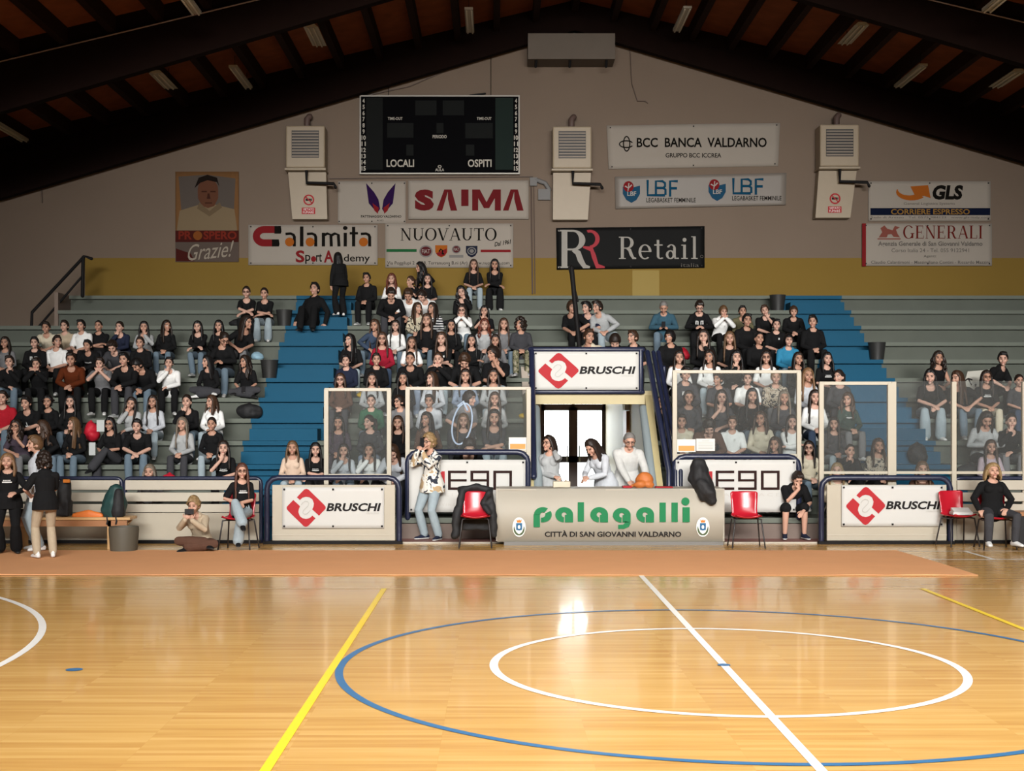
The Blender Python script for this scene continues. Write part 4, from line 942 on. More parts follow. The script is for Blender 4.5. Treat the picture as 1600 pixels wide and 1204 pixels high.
m = MB(); zz = .35; m.lathe([(.0, .01), (.185, .01), (.21, .30), (.205, .345), (.18, .345), (.165, .03), (0, .03)], (X_(195, 18.8), 18.75, 0), 24)
tag(obj('bucket', m, mat('bucket_grey', (.085, .075, .055), .6, var=.1, scale=5), None, 2), 'round grey-brown bin standing at the end of the bench', 'bin')
yq = 19.2
t = thing('bench', 'end of a dark wooden bench at the right edge', 'bench', (X_(1605, yq), yq, 0))
obj('seat_plank', MB().box(X_(1594, yq), X_(1700, yq), yq, yq+.4, Z_(806, yq), Z_(800, yq)), mat('brown_rail', (.30, .13, .05), .5), t); obj('leg', MB().box(X_(1594, yq), X_(1612, yq), yq+.03, yq+.3, 0, Z_(806, yq)), bagblack, t)
# ---------------------------------------------------------------- carpet
yn, yf = 15.82, 18.75
m = MB(); nX = 60; x0, x1 = -10.5, 5.72
for j, y in enumerate((yn, (yn+yf)/2, yf)):
    for i in range(nX+1):
        x = x0+(x1-x0)*i/nX+(-.08 if j == 2 and i == nX else 0); e = (.035*noise.noise(Vector((x*1.3, y, 0)))) if j != 1 else 0
        m.v.append(Vector((x, y+e-.004*(x+4)*(1 if j == 0 else .6), .009+(.004 if j == 1 else .013)*abs(noise.noise(Vector((x*1.7, y*3, 3)))))))
W = nX+1
for j in range(2):
    for i in range(nX): a = j*W+i; m.face((a, a+1, a+W+1, a+W))
b = len(m.v)
for v in list(m.v): m.v.append(Vector((v.x, v.y, .0045)))
for i in range(nX): m.face((i, b+i, b+i+1, i+1)); a = 2*W+i; m.face((a, a+1, b+a+1, b+a))
for j in range(2): a = j*W+nX; m.face((a, b+a, b+a+W, a+W))
tag(obj('carpet_runner', m, mat('orange_brown_carpet', (.72, .355, .165), .9, spec=.15, var=.06, scale=2, bump=.1)), 'long orange-brown carpet runner laid on the sports floor', 'carpet')
# ---------------------------------------------------------------- bins, bags and small things left on the stands
dkbin = mat('bin_plastic', (.022, .022, .021), .5)
def bin_(px, py, k, lab):
    y = rowY(k)+.3; m = MB(); m.lathe([(0, .0), (.13, .0), (.17, .33), (.175, .35), (.15, .35), (.12, .02), (0, .02)], (X_(px, y), y, rowZ(k)+.002), 18)
    tag(obj('waste_bin', m, dkbin, None, 2), lab, 'bin', 'dark waste bins on the stands')
bin_(444, 495, 7, 'dark waste bin high up left of the left stairway'); bin_(421, 578, 4, 'dark waste bin beside the left stairway at mid height')
bin_(1215, 467, 8, 'dark waste bin at the top left of the right stairway'); bin_(1370, 543, 5, 'dark waste bin just right of the right stairway')
def bag(px, k, w_, h_, mt, lab, dy=.3, cat='bag', name='bag'):
    y = rowY(k)+dy; x = X_(px, y); z = rowZ(k)
    lump(name, lab, cat, [('e', (x, y, z+h_*.48), (w_/2, .13, h_*.5)), ('e', (x+.04, y-.03, z+h_*.32), (w_*.4, .13, h_*.33)), ('t', [(x-.05, y, z+h_*.9), (x, y, z+h_*1.04), (x+.05, y, z+h_*.9)], .014)], mt, vox=.018, disp=.02)
redn = mat('red_nylon', (.50, .012, .03), .6, bump=.2, scale=20)
bag(143, 1, .28, .34, redn, 'red rucksack between seated legs in the left block', -.28); bag(265, -1, .26, .26, redn, 'red rucksack in front of the blonde girl in grey hoodie', .45)
bag(372, 7, .42, .16, bagblack, 'flat black bag beside two girls high up at left'); bag(402, 5, .26, .16, mat('pale_blue_cloth', (.28, .45, .55), .8, bump=.2), 'pale blue cap lying near the left stairway', .3, 'cap', 'cap')
bag(390, 2, .50, .28, bagblack, 'black bag on the seat row beside the left stairway'); bag(492, -1, .42, .45, bagblack, 'big black bag behind the woman in beige blazer', .45)
bag(1068, 5, .22, .24, redn, 'small red bag between the grey-haired man and the woman', .4); bag(1433, 0, .34, .36, bagblack, 'black bag on the stair edge left of the pale-jeans girl', .25)
bag(1515, -1, .55, .42, bagblack, 'large black bag behind the clear screen at far right', .4); bag(1040, 2, .4, .2, bagblack, 'black bag behind the tunnel guard rail', .3); bag(702, 7, .4, .15, bagblack, 'black bag beside the curly-haired girl high up', .3)
yel = mat('yellow_foam', (.62, .40, .02), .7)
for px, k, lab in ((819, 2, 'yellow cushion beside the tunnel guard post'), (565, 3, 'yellow cushion under the dark-haired boy near the left stairs'), (1045, 2, 'yellow cushion right of the tunnel rails'), (688, -1, 'yellow cushion behind the head of the woman photographing'), (650, 0, 'yellow cushion at the left end of the second screen')):
    bag(px, k, .22, .10, yel, lab, .12, 'cushion', 'cushion')
# white sheet by the boy at far right
m = MB(); Yq = rowY(3)-.04
m.prism([(P(1502, 648, Yq).x, P(1502, 615, Yq).z), (P(1548, 610, Yq).x, P(1548, 617, Yq).z), (P(1550, 575, Yq).x, P(1548, 577, Yq).z), (P(1512, 580, Yq).x, P(1510, 580, Yq).z)], Yq, Yq+.03)
tag(obj('drawing_sheet', m, mat('sheet_white', (.42, .41, .36), .8)), 'white sheet with black marks beside the boy reaching out', 'sheet')
f = Flat().strip([(0, .5), (.5, .7), (1, .6)], .12).strip([(.5, .7), (.9, .2)], .12).disc(1.4, .2, .12); place('mark', f, (1506, 590, 1526, 604), Yq, blackt, bpy.data.objects['drawing_sheet'], off=.004)
# pale hoop at the second screen: a glassy reflection built as a solid ring
Yh = 20.9
pts = [at(722+15*math.cos(a)+5*math.sin(a), 662-32*math.sin(a), Yh) for a in [i*2*PI/32 for i in range(33)]]
m = MB(); m.tube(pts, .015, 8); m.tube([at(716, 634, Yh), at(724, 627, Yh), at(730, 640, Yh)], .022, 8)
tag(obj('hoop', m, mat('pale_blue_gloss', (.55, .65, .85), .15), None, True), 'shiny pale blue and white hoop behind the second screen', 'hoop')
# ---------------------------------------------------------------- people
def V(*a): return Vector(a)
def Rx(a): return Matrix.Rotation(R(a), 3, 'X')
def Ry(a): return Matrix.Rotation(R(a), 3, 'Y')
def Rz(a): return Matrix.Rotation(R(a), 3, 'Z')
def ik(a, b, l1, l2, hint):
    d = b-a; L = d.length; mx = (l1+l2)*.995
    if L > mx: b = a+d*(mx/L); d = b-a; L = mx
    if L < abs(l1-l2)+.04: L = abs(l1-l2)+.04; d = d.normalized()*L if d.length > 1e-5 else V(0, -L, 0); b = a+d
    u = d.normalized(); c = (l1*l1-l2*l2+L*L)/(2*L); h = math.sqrt(max(0, l1*l1-c*c))
    hv = hint-u*hint.dot(u)
    if hv.length < 1e-4: hv = V(0, 0, 1)-u*u.z
    return a+u*c+hv.normalized()*h, b
# pose: seated unless 'st'; wrists: ('a', x,y,z) body frame or ('h', x,y,z) from the head centre
def A_(x, y, z): return ('a', x, y, z)
def H_(x, y, z): return ('h', x, y, z)
POSES = {
 'lap':   dict(lean=8, L=A_(.06, -.30, .21), R=A_(-.05, -.31, .22)),
 'knee':  dict(lean=33, L=A_(.05, -.52, .20), R=A_(-.04, -.53, .22), el=(1, .2, -.3)),
 'chin':  dict(lean=28, L=A_(-.02, -.42, .22), R=H_(-.03, -.10, -.19), el=(.7, -.5, -1), pitch=-6),
 'cheek': dict(lean=25, L=A_(-.05, -.40, .21), R=H_(-.075, -.04, -.17), el=(.7, -.5, -1), hroll=10),
 'mouth': dict(lean=30, L=H_(.035, -.12, -.17), R=H_(-.035, -.13, -.17), el=(.9, -.3, -1), pitch=4),
 'fold':  dict(lean=22, L=A_(-.11, -.36, .24), R=A_(.11, -.39, .27), el=(1, -.1, -.4)),
 'arms':  dict(lean=4, L=A_(-.13, -.21, .33), R=A_(.13, -.23, .36), el=(1, .1, -.6)),
 'phone': dict(lean=18, L=A_(.045, -.34, .31), R=A_(-.045, -.34, .31), pitch=30, el=(1, .2, -.5)),
 'bow':   dict(lean=42, L=A_(.06, -.50, .14), R=A_(-.05, -.52, .16), pitch=34, el=(1, .1, -.3)),
 'hug':   dict(lean=24, L=A_(-.06, -.46, .26), R=A_(.07, -.48, .28), el=(1, -.1, -.1), ank=(.09, -.32, -.30)),
 'cross': dict(lean=16, L=A_(.10, -.36, .16), R=A_(-.08, -.37, .17), legs='cross'),
 'legx':  dict(lean=10, L=A_(.08, -.33, .24), R=A_(-.02, -.35, .27), legs='legx'),
 'side':  dict(lean=30, turn=35, L=A_(.16, -.42, .20), R=A_(.0, -.46, .22), el=(1, .1, -.4)),
 'high':  dict(lean=6, L=A_(.19, -.38, .20), R=A_(-.19, -.38, .20)),
}
def solve(p, g):
    fem = g == 'f'; sw = .138 if fem else .166; J = {}
    st = p.get('st', False); legs = p.get('legs'); leg = .88 if fem else .92
    H = V(0, 0, p.get('hz', leg if st else .105)); turn = p.get('turn', 0); lean = p.get('lean', 8); side = p.get('sl', 0)
    R0 = Rz(turn*.5) @ Rx(lean*.55) @ Ry(side*.5); R1 = Rz(turn) @ Rx(lean) @ Ry(side); R2 = Rz(turn) @ Rx(lean*1.12) @ Ry(side)
    waist = H+R0 @ V(0, 0, .17); chest = waist+R1 @ V(0, -.005, .17); top = chest+R2 @ V(0, .008, .12); neck = top+R2 @ V(0, .0, .05)
    Rh = Rz(turn*.6+p.get('yaw', 0)) @ Rx(lean*.22+p.get('pitch', 0)) @ Ry(p.get('hroll', 0))
    nt = neck+(Rz(turn) @ Rx(lean*.6)) @ V(0, -.012, .055); head = nt+Rh @ V(0, -.022, .108)
    J.update(H=H, waist=waist, chest=chest, top=top, neck=neck, nt=nt, head=head, Rh=Rh, R0=R0, R1=R1, R2=R2, sw=sw, fem=fem)
    for s, k in ((1, 'L'), (-1, 'R')):
        sh = top+R2 @ V(s*sw, .012, -.025)
        w = p[k]; tgt = V(*w[1:]) if w[0] == 'a' else head+Rz(turn*.6+p.get('yaw', 0)*.7) @ V(*w[1:])
        e = p.get('el'+k, p.get('el', (.8, .35, -.6))); hint = Rz(turn) @ V(s*abs(e[0]) if 'el'+k not in p else e[0], e[1], e[2])
        el, wr_ = ik(sh, tgt, .275, .25, hint)
        J['sh'+k], J['el'+k], J['wr'+k] = sh, el, wr_
        d = (wr_-el).normalized()
        if w[0] == 'h':
            hd = (d*.4+(head+Rh @ V(s*.02, -.05, -.03)-wr_).normalized()).normalized(); pn = (head-wr_).normalized()
        else: hd = (d+V(-s*.25, -.25, -.15)).normalized(); pn = V(-s*.35, .1, -1)
        if 'hd'+k in p: hd = V(*p['hd'+k]).normalized()
        if 'pn'+k in p: pn = V(*p['pn'+k])
        pn = (pn-hd*pn.dot(hd)).normalized(); J['hd'+k], J['pn'+k] = hd, pn
        hip = H+R0 @ V(s*.092, 0, -.01)
        if st: ank = V(s*p.get('foot', .12), p.get('stp', 0)*s, .085); hint = V(s*.1, -1, 0); fd = V(s*.25, -1, 0)
        elif legs == 'cross': ank = V(-s*.13, -.37, .075 if s > 0 else .13); hint = V(s*1, -.25, .12); fd = V(-s*.8, -.6, -.05)
        elif legs == 'legx' and s == (p.get('legx_side', -1)): ank = V(-s*.13, -.62, -.04); hint = V(-s*.0, -1, 1); fd = V(-s*.35, -1, -.25)
        else:
            a = p.get('ank', (.125, -.43, -.295)); ank = V(s*a[0], a[1], a[2]); hint = V(s*p.get('kn', .12), -1, 1); fd = V(s*.22, -1, 0)
            if p.get('ank'+k): ank = V(*p['ank'+k]); fd = V(*p.get('fd'+k, (s*.2, -1, 0)))
        kn, ank = ik(hip, ank, .43 if fem else .45, .42 if fem else .44, hint)
        J['hip'+k], J['kn'+k], J['an'+k], J['fd'+k] = hip, kn, ank, fd.normalized()
    return J
def hand(m, w, hd, pn, s, curl=.55, sp=1.0):
    sd = hd.cross(pn)*(-s); c = w+hd*.045          # sd points to the thumb side
    M = Matrix((sd, hd, pn)).transposed()
    m.ell(c, (.040, .050, .019), M, 12, 8)
    for i, (o, ln) in enumerate(((.030, .068), (.011, .078), (-.009, .072), (-.028, .056))):
        a = w+hd*.080+sd*o*sp; k1 = curl*(.5+.12*i); k2 = curl*1.5
        d1 = hd*math.cos(k1)+pn*math.sin(k1); d2 = hd*math.cos(k2)+pn*math.sin(k2)
        q = a+d1*ln*.52; m.tube([a-hd*.012, q, q+d2*ln*.5], [.0105, .0095, .008], 8)
    a = w+hd*.022+sd*.030; q = a+(sd*.75+hd*.7+pn*.25).normalized()*.042; m.tube([a, q, q+(hd*.85+pn*.4+sd*.1).normalized()*.032], [.0125, .011, .009], 8)
HSC = 1.06
def head_part(m, c, Rh, fem):
    Rh = Rh*HSC; fem_ = fem
    b = len(m.v); m.ell((0, 0, 0), (1, 1, 1), None, 22, 15)
    for i in range(b, len(m.v)):
        d = m.v[i]; x, y, z = d
        kx = 1-(.30 if fem else .22)*max(0, -z)**1.5; ky = 1-.10*max(0, -z)**2*(1 if y < 0 else 2.2)
        p = Vector((x*.076*kx, y*.097*ky, z*.118))
        if y < -.3 and -.15 < z < .25: p.y += .006*(1-abs(z-.07)*4) if .15 < abs(x) < .65 else 0
        m.v[i] = c+Rh @ p
    e = lambda o, r: m.ell(c+Rh @ Vector(o), r, Rh, 10, 7)   # Rh carries the head scale
    m.tube([c+Rh @ Vector(p) for p in ((0, -.092, .020), (0, -.103, -.008), (0, -.112, -.026))], [.009, .011, .014], 8)
    e((0, -.082, -.088), (.026, .020, .022)); e((0, -.092, -.056), (.024, .011, .012)); e((0, -.086, .040), (.050, .014, .010))
    for s in (-1, 1): e((s*.077, .012, -.012), (.010, .020, .031)); e((s*.042, -.070, -.030), (.022, .02, .022))
def ring_torso(m, J, e=0.0, lo=-.06, hem=None, neckr=True):
    f = J['fem']; k = .9 if f else 1.0
    H, W, C, T, N = J['H'], J['waist'], J['chest'], J['top'], J['neck']
    if hem is None: hem = H+J['R0'] @ V(0, 0, lo)
    pts = [hem, H+J['R0'] @ V(0, 0, .05), W, C, C+(T-C)*.55, T]
    rad = [(.165, .120), (.165, .122), (.138*k, .105*k), (.160*k, .118*k), (.165*k, .112*k), (.120*k, .075)]
    x = J['R1'] @ V(1, 0, 0)
    m.tube(pts, [(a+e, b+e) for a, b in rad], 18, True, up=x)
    m.tube([J['shL']+(T-J['shL'])*.1, T+V(0, 0, -.004), J['shR']+(T-J['shR'])*.1], [(.052*k+e*.8, .058*k+e*.8), (.050+e*.6, .062+e*.6), (.052*k+e*.8, .058*k+e*.8)], 12)
    if f:
        for s in (-1, 1): m.ell(C+J['R1'] @ V(s*.064, -.068, .03), (.06+e, .048+e, .062+e))
def arm(m, J, k, e=0.0, upto=1.0, cuff=0):
    f = .88 if J['fem'] else 1
    s, el, w = J['sh'+k], J['el'+k], J['wr'+k]
    if upto <= .5: m.tube([s, s+(el-s)*.5, s+(el-s)*upto*1.7], [.055*f+e, .05*f+e*1.2, .047*f+e*1.5], 12)
    else: m.tube([s, s+(el-s)*.55, el, el+(w-el)*.45, el+(w-el)*(.96 if e else 1.03)], [.053*f+e, .046*f+e, .040*f+e, .037*f+e, .026+e*1.0], 12)
def leg(m, J, k, e=0.0, upto=1.0, wide=0.0):
    f = .97 if J['fem'] else 1
    h, n, a = J['hip'+k], J['kn'+k], J['an'+k]
    if upto < 1: m.tube([h, h+(n-h)*.5, n+(h-n)*.06], [.088+e, .078+e, .068+e+.012], 14)
    else: m.tube([h, h+(n-h)*.5, n, n+(a-n)*.4, n+(a-n)*.97], [.088*f+e, .076*f+e, .056*f+e, .052*f+e+wide*.6, .036+e+wide], 14)
TPL = {}
def zones(me, J):
    for mt in ('skin', 'eye', 'lip', 'brow'): me.materials.append(None)
    Ri = J['Rh'].transposed(); c = J['head']; v = me.vertices; idx = [0]*len(me.polygons)
    for p in me.polygons:
        d = p.center-c
        if d.length > .143: continue
        q = Ri @ d/HSC
        if q.y > -.055: continue
        ax = abs(q.x)
        if ((ax-.032)/.017)**2+((q.z-.010)/.0085)**2 < 1: idx[p.index] = 1
        elif ax < .026 and -.064 < q.z < -.050 and q.y < -.085: idx[p.index] = 2
        elif .012 < ax < .054 and .026 < q.z < .036: idx[p.index] = 3
    me.polygons.foreach_set('material_index', idx)
def body_tpl(pose, g, yaw, vox=.0085):
    key = ('b', pose, g, yaw, vox)
    if key not in TPL:
        p = dict(POSES[pose]); p['yaw'] = p.get('yaw', 0)+yaw; J = solve(p, g); m = MB()
        ring_torso(m, J, lo=.02); m.tube([J['top'], J['neck'], J['nt'], J['nt']+(J['head']-J['nt'])*.4], [.06, .05, .046, .046], 12); head_part(m, J['head'], J['Rh'], g == 'f')
        for k, s in (('L', 1), ('R', -1)):
            arm(m, J, k); hand(m, J['wr'+k], J['hd'+k], J['pn'+k], s, p.get('curl', .6)); leg(m, J, k)
            m.ell(J['an'+k]+J['fd'+k]*.05+V(0, 0, -.045), (.035, .035, .03))
        m.ell(J['H']+V(0, .028, -.01), (.160, .118, .095))
        me = remesh(m, vox, 2); me.name = 'body'; zones(me, J); TPL[key] = (me, J)
    return TPL[key]
def top_tpl(pose, g, slv, vox=.011):
    key = ('t', pose, g, slv, vox)
    if key not in TPL:
        J = solve(POSES[pose], g); m = MB(); loose = .020 if slv in 'lh' else .014
        ring_torso(m, J, loose, lo=.06 if POSES[pose].get('st') else -.03)
        if slv == 'n': pass
        else:
            for k in 'LR': arm(m, J, k, .014 if slv == 's' else .016, .46 if slv == 's' else 1)
        if slv == 'h':
            m.tube([J['neck']+J['R2'] @ V(s_*.075, -.02+.09*(1-abs(s_)), .0) for s_ in (-1, -.6, 0, .6, 1)], .038, 10)
        if POSES[pose].get('st'):
            H0 = J['H']; m.tube([H0+V(0, .018, -.125), H0+V(0, .016, .0), J['waist']], [(.218, .192), (.212, .184), (.165, .125)], 20, False, up=V(1, 0, 0))
        me = remesh(m, vox, 2); me.name = 'top'; me.materials.append(None); TPL[key] = me
        bm = bmesh.new(); bm.from_mesh(me); c = J['neck']+J['R2'] @ V(0, -.042, .014); r = .088 if slv == 'n' else (.076 if g == 'f' else .066)
        bmesh.ops.delete(bm, geom=[v_ for v_ in bm.verts if (v_.co-c).length < r], context='VERTS'); bm.to_mesh(me); bm.free()
        me.polygons.foreach_set('use_smooth', [True]*len(me.polygons))
    return TPL[key]
def leg_tpl(pose, g, kind, vox=.012):
    key = ('l', pose, g, kind, vox)
    if key not in TPL:
        J = solve(POSES[pose], g); m = MB(); e = .012; wd = {'j': .018, 'w': .045, 'k': .004, 's': 0}[kind]
        for k in 'LR': leg(m, J, k, e, .5 if kind == 's' else 1, wd)
        m.ell(J['H']+V(0, .03, -.015), (.182, .142, .128)); m.tube([J['H'], J['H']+J['R0'] @ V(0, 0, .07)], [(.172, .13), (.160, .122)], 14, up=V(1, 0, 0))
        me = remesh(m, vox, 2); me.name = 'trousers'; me.materials.append(None); TPL[key] = me
    return TPL[key]
def shoe_tpl():
    if 'shoe' not in TPL:
        m = MB(); m.tube([V(0, .055, -.042), V(0, -.02, -.038), V(0, -.10, -.052), V(0, -.165, -.058)], [(.036, .040), (.040, .042), (.042, .030), (.034, .022)], 14, up=V(1, 0, 0))
        m.tube([V(0, .02, -.03), V(0, .015, .015)], [.042, .044], 12)
        m.tube([V(0, .062, -.070), V(0, -.05, -.070), V(0, -.12, -.070), V(0, -.175, -.070)], [(.036, .014), (.040, .014), (.044, .014), (.034, .014)], 14, up=V(1, 0, 0))
        me = remesh(m, .008, 2); me.name = 'shoe'; me.materials.append(None); me.materials.append(None)
        me.polygons.foreach_set('material_index', [1 if p.center.z < -.062 else 0 for p in me.polygons]); TPL['shoe'] = me
    return TPL['shoe']
# hair, in the head frame (face towards -y)
def scalp(az, el, k=1.06):
    a, e = R(az), R(el); return V(.078*k*math.cos(e)*math.sin(a), -.099*k*math.cos(e)*math.cos(a), .120*k*math.sin(e))
def hair_tpl(kind):
    key = ('hair', kind)
    if key in TPL: return TPL[key]
    m = MB(); rnd = random.Random(len(kind)*7+ord(kind[0]))
    def lerp(a, b, t): return a+(b-a)*t
    def frontline(az, f, s_, b_):
        a = abs(az)
        return lerp(f, s_, a/85) if a < 85 else lerp(s_, b_, min(1, (a-85)/60))
    if kind in ('short', 'crop', 'fringe', 'curlyshort'):
        f, s_, b_, r, k = {'short': (44, 2, -32, .014, 1.07), 'crop': (50, 12, -26, .009, 1.03), 'fringe': (22, -6, -34, .016, 1.09), 'curlyshort': (40, 0, -30, .02, 1.08)}[kind]
        for az in range(-180, 180, 12):
            lo = frontline(az, f, s_, b_)+rnd.uniform(-4, 4)
            m.tube([scalp(az+rnd.uniform(-8, 8)*(1-t), lerp(84, lo, t), k) for t in (0, .3, .6, .85, 1)], [r, r*1.1, r*1.1, r, r*.6], 8)
        m.ell((0, .004, .012), (.078*k-.004, .096*k-.004, .118*k-.006))
        if kind == 'short':
            for x in (-.04, -.015, .015, .04): m.tube([V(x, -.03, .122), V(x+.012, -.075, .115), V(x+.022, -.098, .088)], [.016, .016, .008], 8)
        if kind == 'curlyshort':
            for i in range(110):
                az, el = rnd.uniform(-180, 180), rnd.uniform(-15, 88)
                if el > frontline(az, 38, 5, -20): m.ell(scalp(az, el, rnd.uniform(1.1, 1.24)), (.02, .02, .02), None, 8, 6)
    elif kind in ('afro', 'bigcurl'):
        for i in range(150):
            az = rnd.uniform(-180, 180); el = rnd.uniform(-45 if kind == 'bigcurl' else -15, 90)
            if el < frontline(az, 42, -60 if kind == 'bigcurl' else 5, -60): continue
            kk = rnd.uniform(1.15, 1.45); m.ell(scalp(az, el, kk)+V(0, .012, 0), (.03, .03, .03), None, 8, 6)
        m.ell((0, .02, .02), (.082, .095, .12))
    else:
        L = {'long': .36, 'vlong': .46, 'bob': .17, 'shoulder': .25, 'wavy': .36, 'curlylong': .30, 'pony': 0, 'bun': 0, 'back': .36, 'hooded': 0}[kind]
        k = 1.08 if kind in ('pony', 'bun') else 1.13
        if kind in ('wavy', 'curlylong'): k = 1.20
        for az in range(-180, 180, 9):
            a = abs(az); sg = 1 if az >= 0 else -1
            if kind in ('pony', 'bun'):
                lo = frontline(az, 46, 10, -28); m.tube([scalp(lerp(az, 180*sg, .0), lerp(lo, 80, t), k-.01) for t in (0, .4, .8, 1)], [.008, .012, .013, .013], 8); continue
            if a < 66: continue
            wob = .018 if kind == 'wavy' else (.03 if kind == 'curlylong' else .004); ph = rnd.uniform(0, 6)
            pts = [scalp(sg*lerp(18, a, t**.6), lerp(80, 12, t), k) for t in (0, .25, .5, .75, 1)]
            rad = [.012, .014, .015, .015, .016]; q = pts[-1]
            fall = L+rnd.uniform(-.03, .03)*(1 if L > .2 else .3)
            for t in (.2, .4, .6, .8, 1):
                fwd = -.055*t if a < 105 and kind not in ('bob', 'back') else (.02*t); out = (.018 if kind in ('bob', 'shoulder') else .012)*math.sin(t*2.2)
                pts.append(V(q.x*(1+.10*t)+sg*out+wob*math.sin(ph+t*7), q.y+fwd+wob*math.cos(ph+t*8)*.6, q.z-fall*t)); rad.append(.020*(1-.45*t**3))
            m.tube(pts, rad, 8)
        for az in (-58, -48, -36, -24, 24, 36, 48, 58):   # sweep of the front hair from the parting to the temples
            if kind in ('pony', 'bun'): break
            sg = 1 if az > 0 else -1
            m.tube([scalp(sg*6, 66, k), scalp(sg*30, 58-abs(az)*.2, k), scalp(sg*62, 34-abs(az)*.25, k), scalp(sg*80, 0, k), scalp(sg*84, -18, k)+V(0, 0, -.03)], [.012, .013, .013, .013, .008], 8)
        m.ell((0, .008, .014), (.078*k-.006, .096*k-.006, .116*k-.004))
        if kind == 'pony': m.tube([V(0, .10, .05), V(.0, .15, .04), V(.01, .165, -.05), V(.01, .15, -.20)], [.02, .034, .032, .010], 10)
        if kind == 'bun': m.ell((0, .085, .085), (.045, .045, .042))
        if kind == 'vlong' or kind == 'long': pass
    # cut the face free
    me = remesh(m, .0095, 1); me.name = 'hair'; me.materials.append(None)
    bm = bmesh.new(); bm.from_mesh(me)
    kill = []
    for v in bm.verts:
        x, y, z = v.co
        lim = .055 if kind in ('fringe', 'bangs') else .078
        if y < -.045 and abs(x) < .066 and z < lim-(.4*x*x/.066 if kind not in ('fringe',) else 0) and z > -.16 and (x/.070)**2+((z+.015)/.098)**2 < 1: kill.append(v)
    bmesh.ops.delete(bm, geom=kill, context='VERTS'); bm.to_mesh(me); bm.free()
    me.polygons.foreach_set('use_smooth', [True]*len(me.polygons))
    TPL[key] = me; return me
def glasses_tpl():
    if 'gl' not in TPL:
        m = MB()
        for s in (-1, 1):
            m.tube([V(s*.032+.024*math.cos(a), -.101+.01*abs(math.cos(a))*(0), .010+.018*math.sin(a)) for a in [i*PI/6 for i in range(13)]], .0035, 6)
            m.tube([V(s*.056, -.099, .014), V(s*.078, -.05, .012), V(s*.080, .01, .008)], .003, 6)
        m.tube([V(-.008, -.103, .012), V(.008, -.103, .012)], .003, 6)
        me = m.mesh('glasses', mat('glasses_frame', (.03, .012, .01), .3)); fixn(me); TPL['gl'] = me
    return TPL['gl']
CC = {  # cloth colours
 'bk': (.008, .008, .0085), 'nv': (.016, .020, .040), 'dg': (.045, .045, .050), 'gy': (.16, .16, .165), 'lg': (.36, .37, .37), 'wh': (.76, .76, .74), 'cr': (.56, .50, .38), 'bg': (.42, .34, .24),
 'or': (.095, .020, .005), 'rd': (.36, .012, .022), 'cm': (.30, .012, .03), 'gr': (.03, .11, .06), 'dgr': (.035, .06, .05), 'tl': (.035, .085, .12), 'bb': (.03, .20, .34), 'lb': (.29, .35, .38), 'jn': (.12, .165, .205), 'dj': (.04, .06, .10),
 'wx': (.50, .50, .48), 'kh': (.12, .11, .06), 'br': (.09, .045, .03), 'li': (.48, .38, .42), 'pw': (.48, .50, .53), 'bz': (.60, .45, .34), 'mv': (.06, .045, .06), 'gb': (.22, .27, .35)}
HC_ = {'k': (.006, .005, .005), 'd': (.016, .009, .006), 'b': (.042, .020, .010), 'l': (.10, .052, .022), 'y': (.24, .155, .07), 'g': (.17, .16, .15), 'r': (.10, .022, .010), 'a': (.075, .026, .014), 'o': (.17, .09, .04), 's': (.14, .11, .08)}
SK = [(.50, .285, .205), (.44, .24, .165), (.55, .33, .25), (.36, .18, .115)]
def cloth(c): return mat('cloth_'+c, CC[c], .9, spec=.15, var=.12, scale=14, bump=.35)
stripe_m = None
def stripes():
    m = cloth('wh').copy(); m.name = 'cloth_striped'; nt = m.node_tree; b = nt.nodes['Principled BSDF']
    for l in list(b.inputs['Base Color'].links): nt.links.remove(l)
    tc = nt.nodes.new('ShaderNodeTexCoord'); wv = nt.nodes.new('ShaderNodeTexWave'); wv.bands_direction = 'Z'; wv.inputs['Scale'].default_value = 5.5
    cr = nt.nodes.new('ShaderNodeValToRGB'); cr.color_ramp.interpolation = 'CONSTANT'; cr.color_ramp.elements[0].color = (.015, .016, .02, 1); cr.color_ramp.elements[1].position = .5; cr.color_ramp.elements[1].color = (.6, .6, .6, 1)
    nt.links.new(tc.outputs['Object'], wv.inputs['Vector']); nt.links.new(wv.outputs['Fac'], cr.inputs[0]); nt.links.new(cr.outputs[0], b.inputs['Base Color']); return m
def blotch(name, a, b_, c, scale=9):
    m = cloth('wh').copy(); m.name = name; nt = m.node_tree; b = nt.nodes['Principled BSDF']
    for l in list(b.inputs['Base Color'].links): nt.links.remove(l)
    tc = nt.nodes.new('ShaderNodeTexCoord'); n = nt.nodes.new('ShaderNodeTexNoise'); n.inputs['Scale'].default_value = scale; n.inputs['Detail'].default_value = 1.5; n.inputs['Distortion'].default_value = 1.2
    cr = nt.nodes.new('ShaderNodeValToRGB'); cr.color_ramp.interpolation = 'CONSTANT'; e = cr.color_ramp.elements
    e[0].color = a+(1,); e[1].position = .44; e[1].color = b_+(1,); k = e.new(.60); k.color = c+(1,)
    nt.links.new(tc.outputs['Object'], n.inputs['Vector']); nt.links.new(n.outputs['Fac'], cr.inputs[0]); nt.links.new(cr.outputs[0], b.inputs['Base Color']); return m
SPECIAL = {}
def cloth_(c):
    if c in CC: return cloth(c)
    if c not in SPECIAL:
        SPECIAL[c] = {'st': stripes, 'pt': lambda: blotch('cloth_printed', (.03, .035, .05), (.68, .66, .60), (.42, .30, .17), 7), 'cp': lambda: blotch('cloth_cream_print', (.05, .045, .04), (.52, .46, .34), (.52, .46, .34), 9), 'ca': lambda: blotch('cloth_camouflage', (.03, .035, .02), (.16, .15, .09), (.30, .27, .2), 10), 'fl': lambda: blotch('cloth_floral', (.04, .04, .04), (.42, .36, .28), (.25, .2, .14), 12)}[c]()
    return SPECIAL[c]
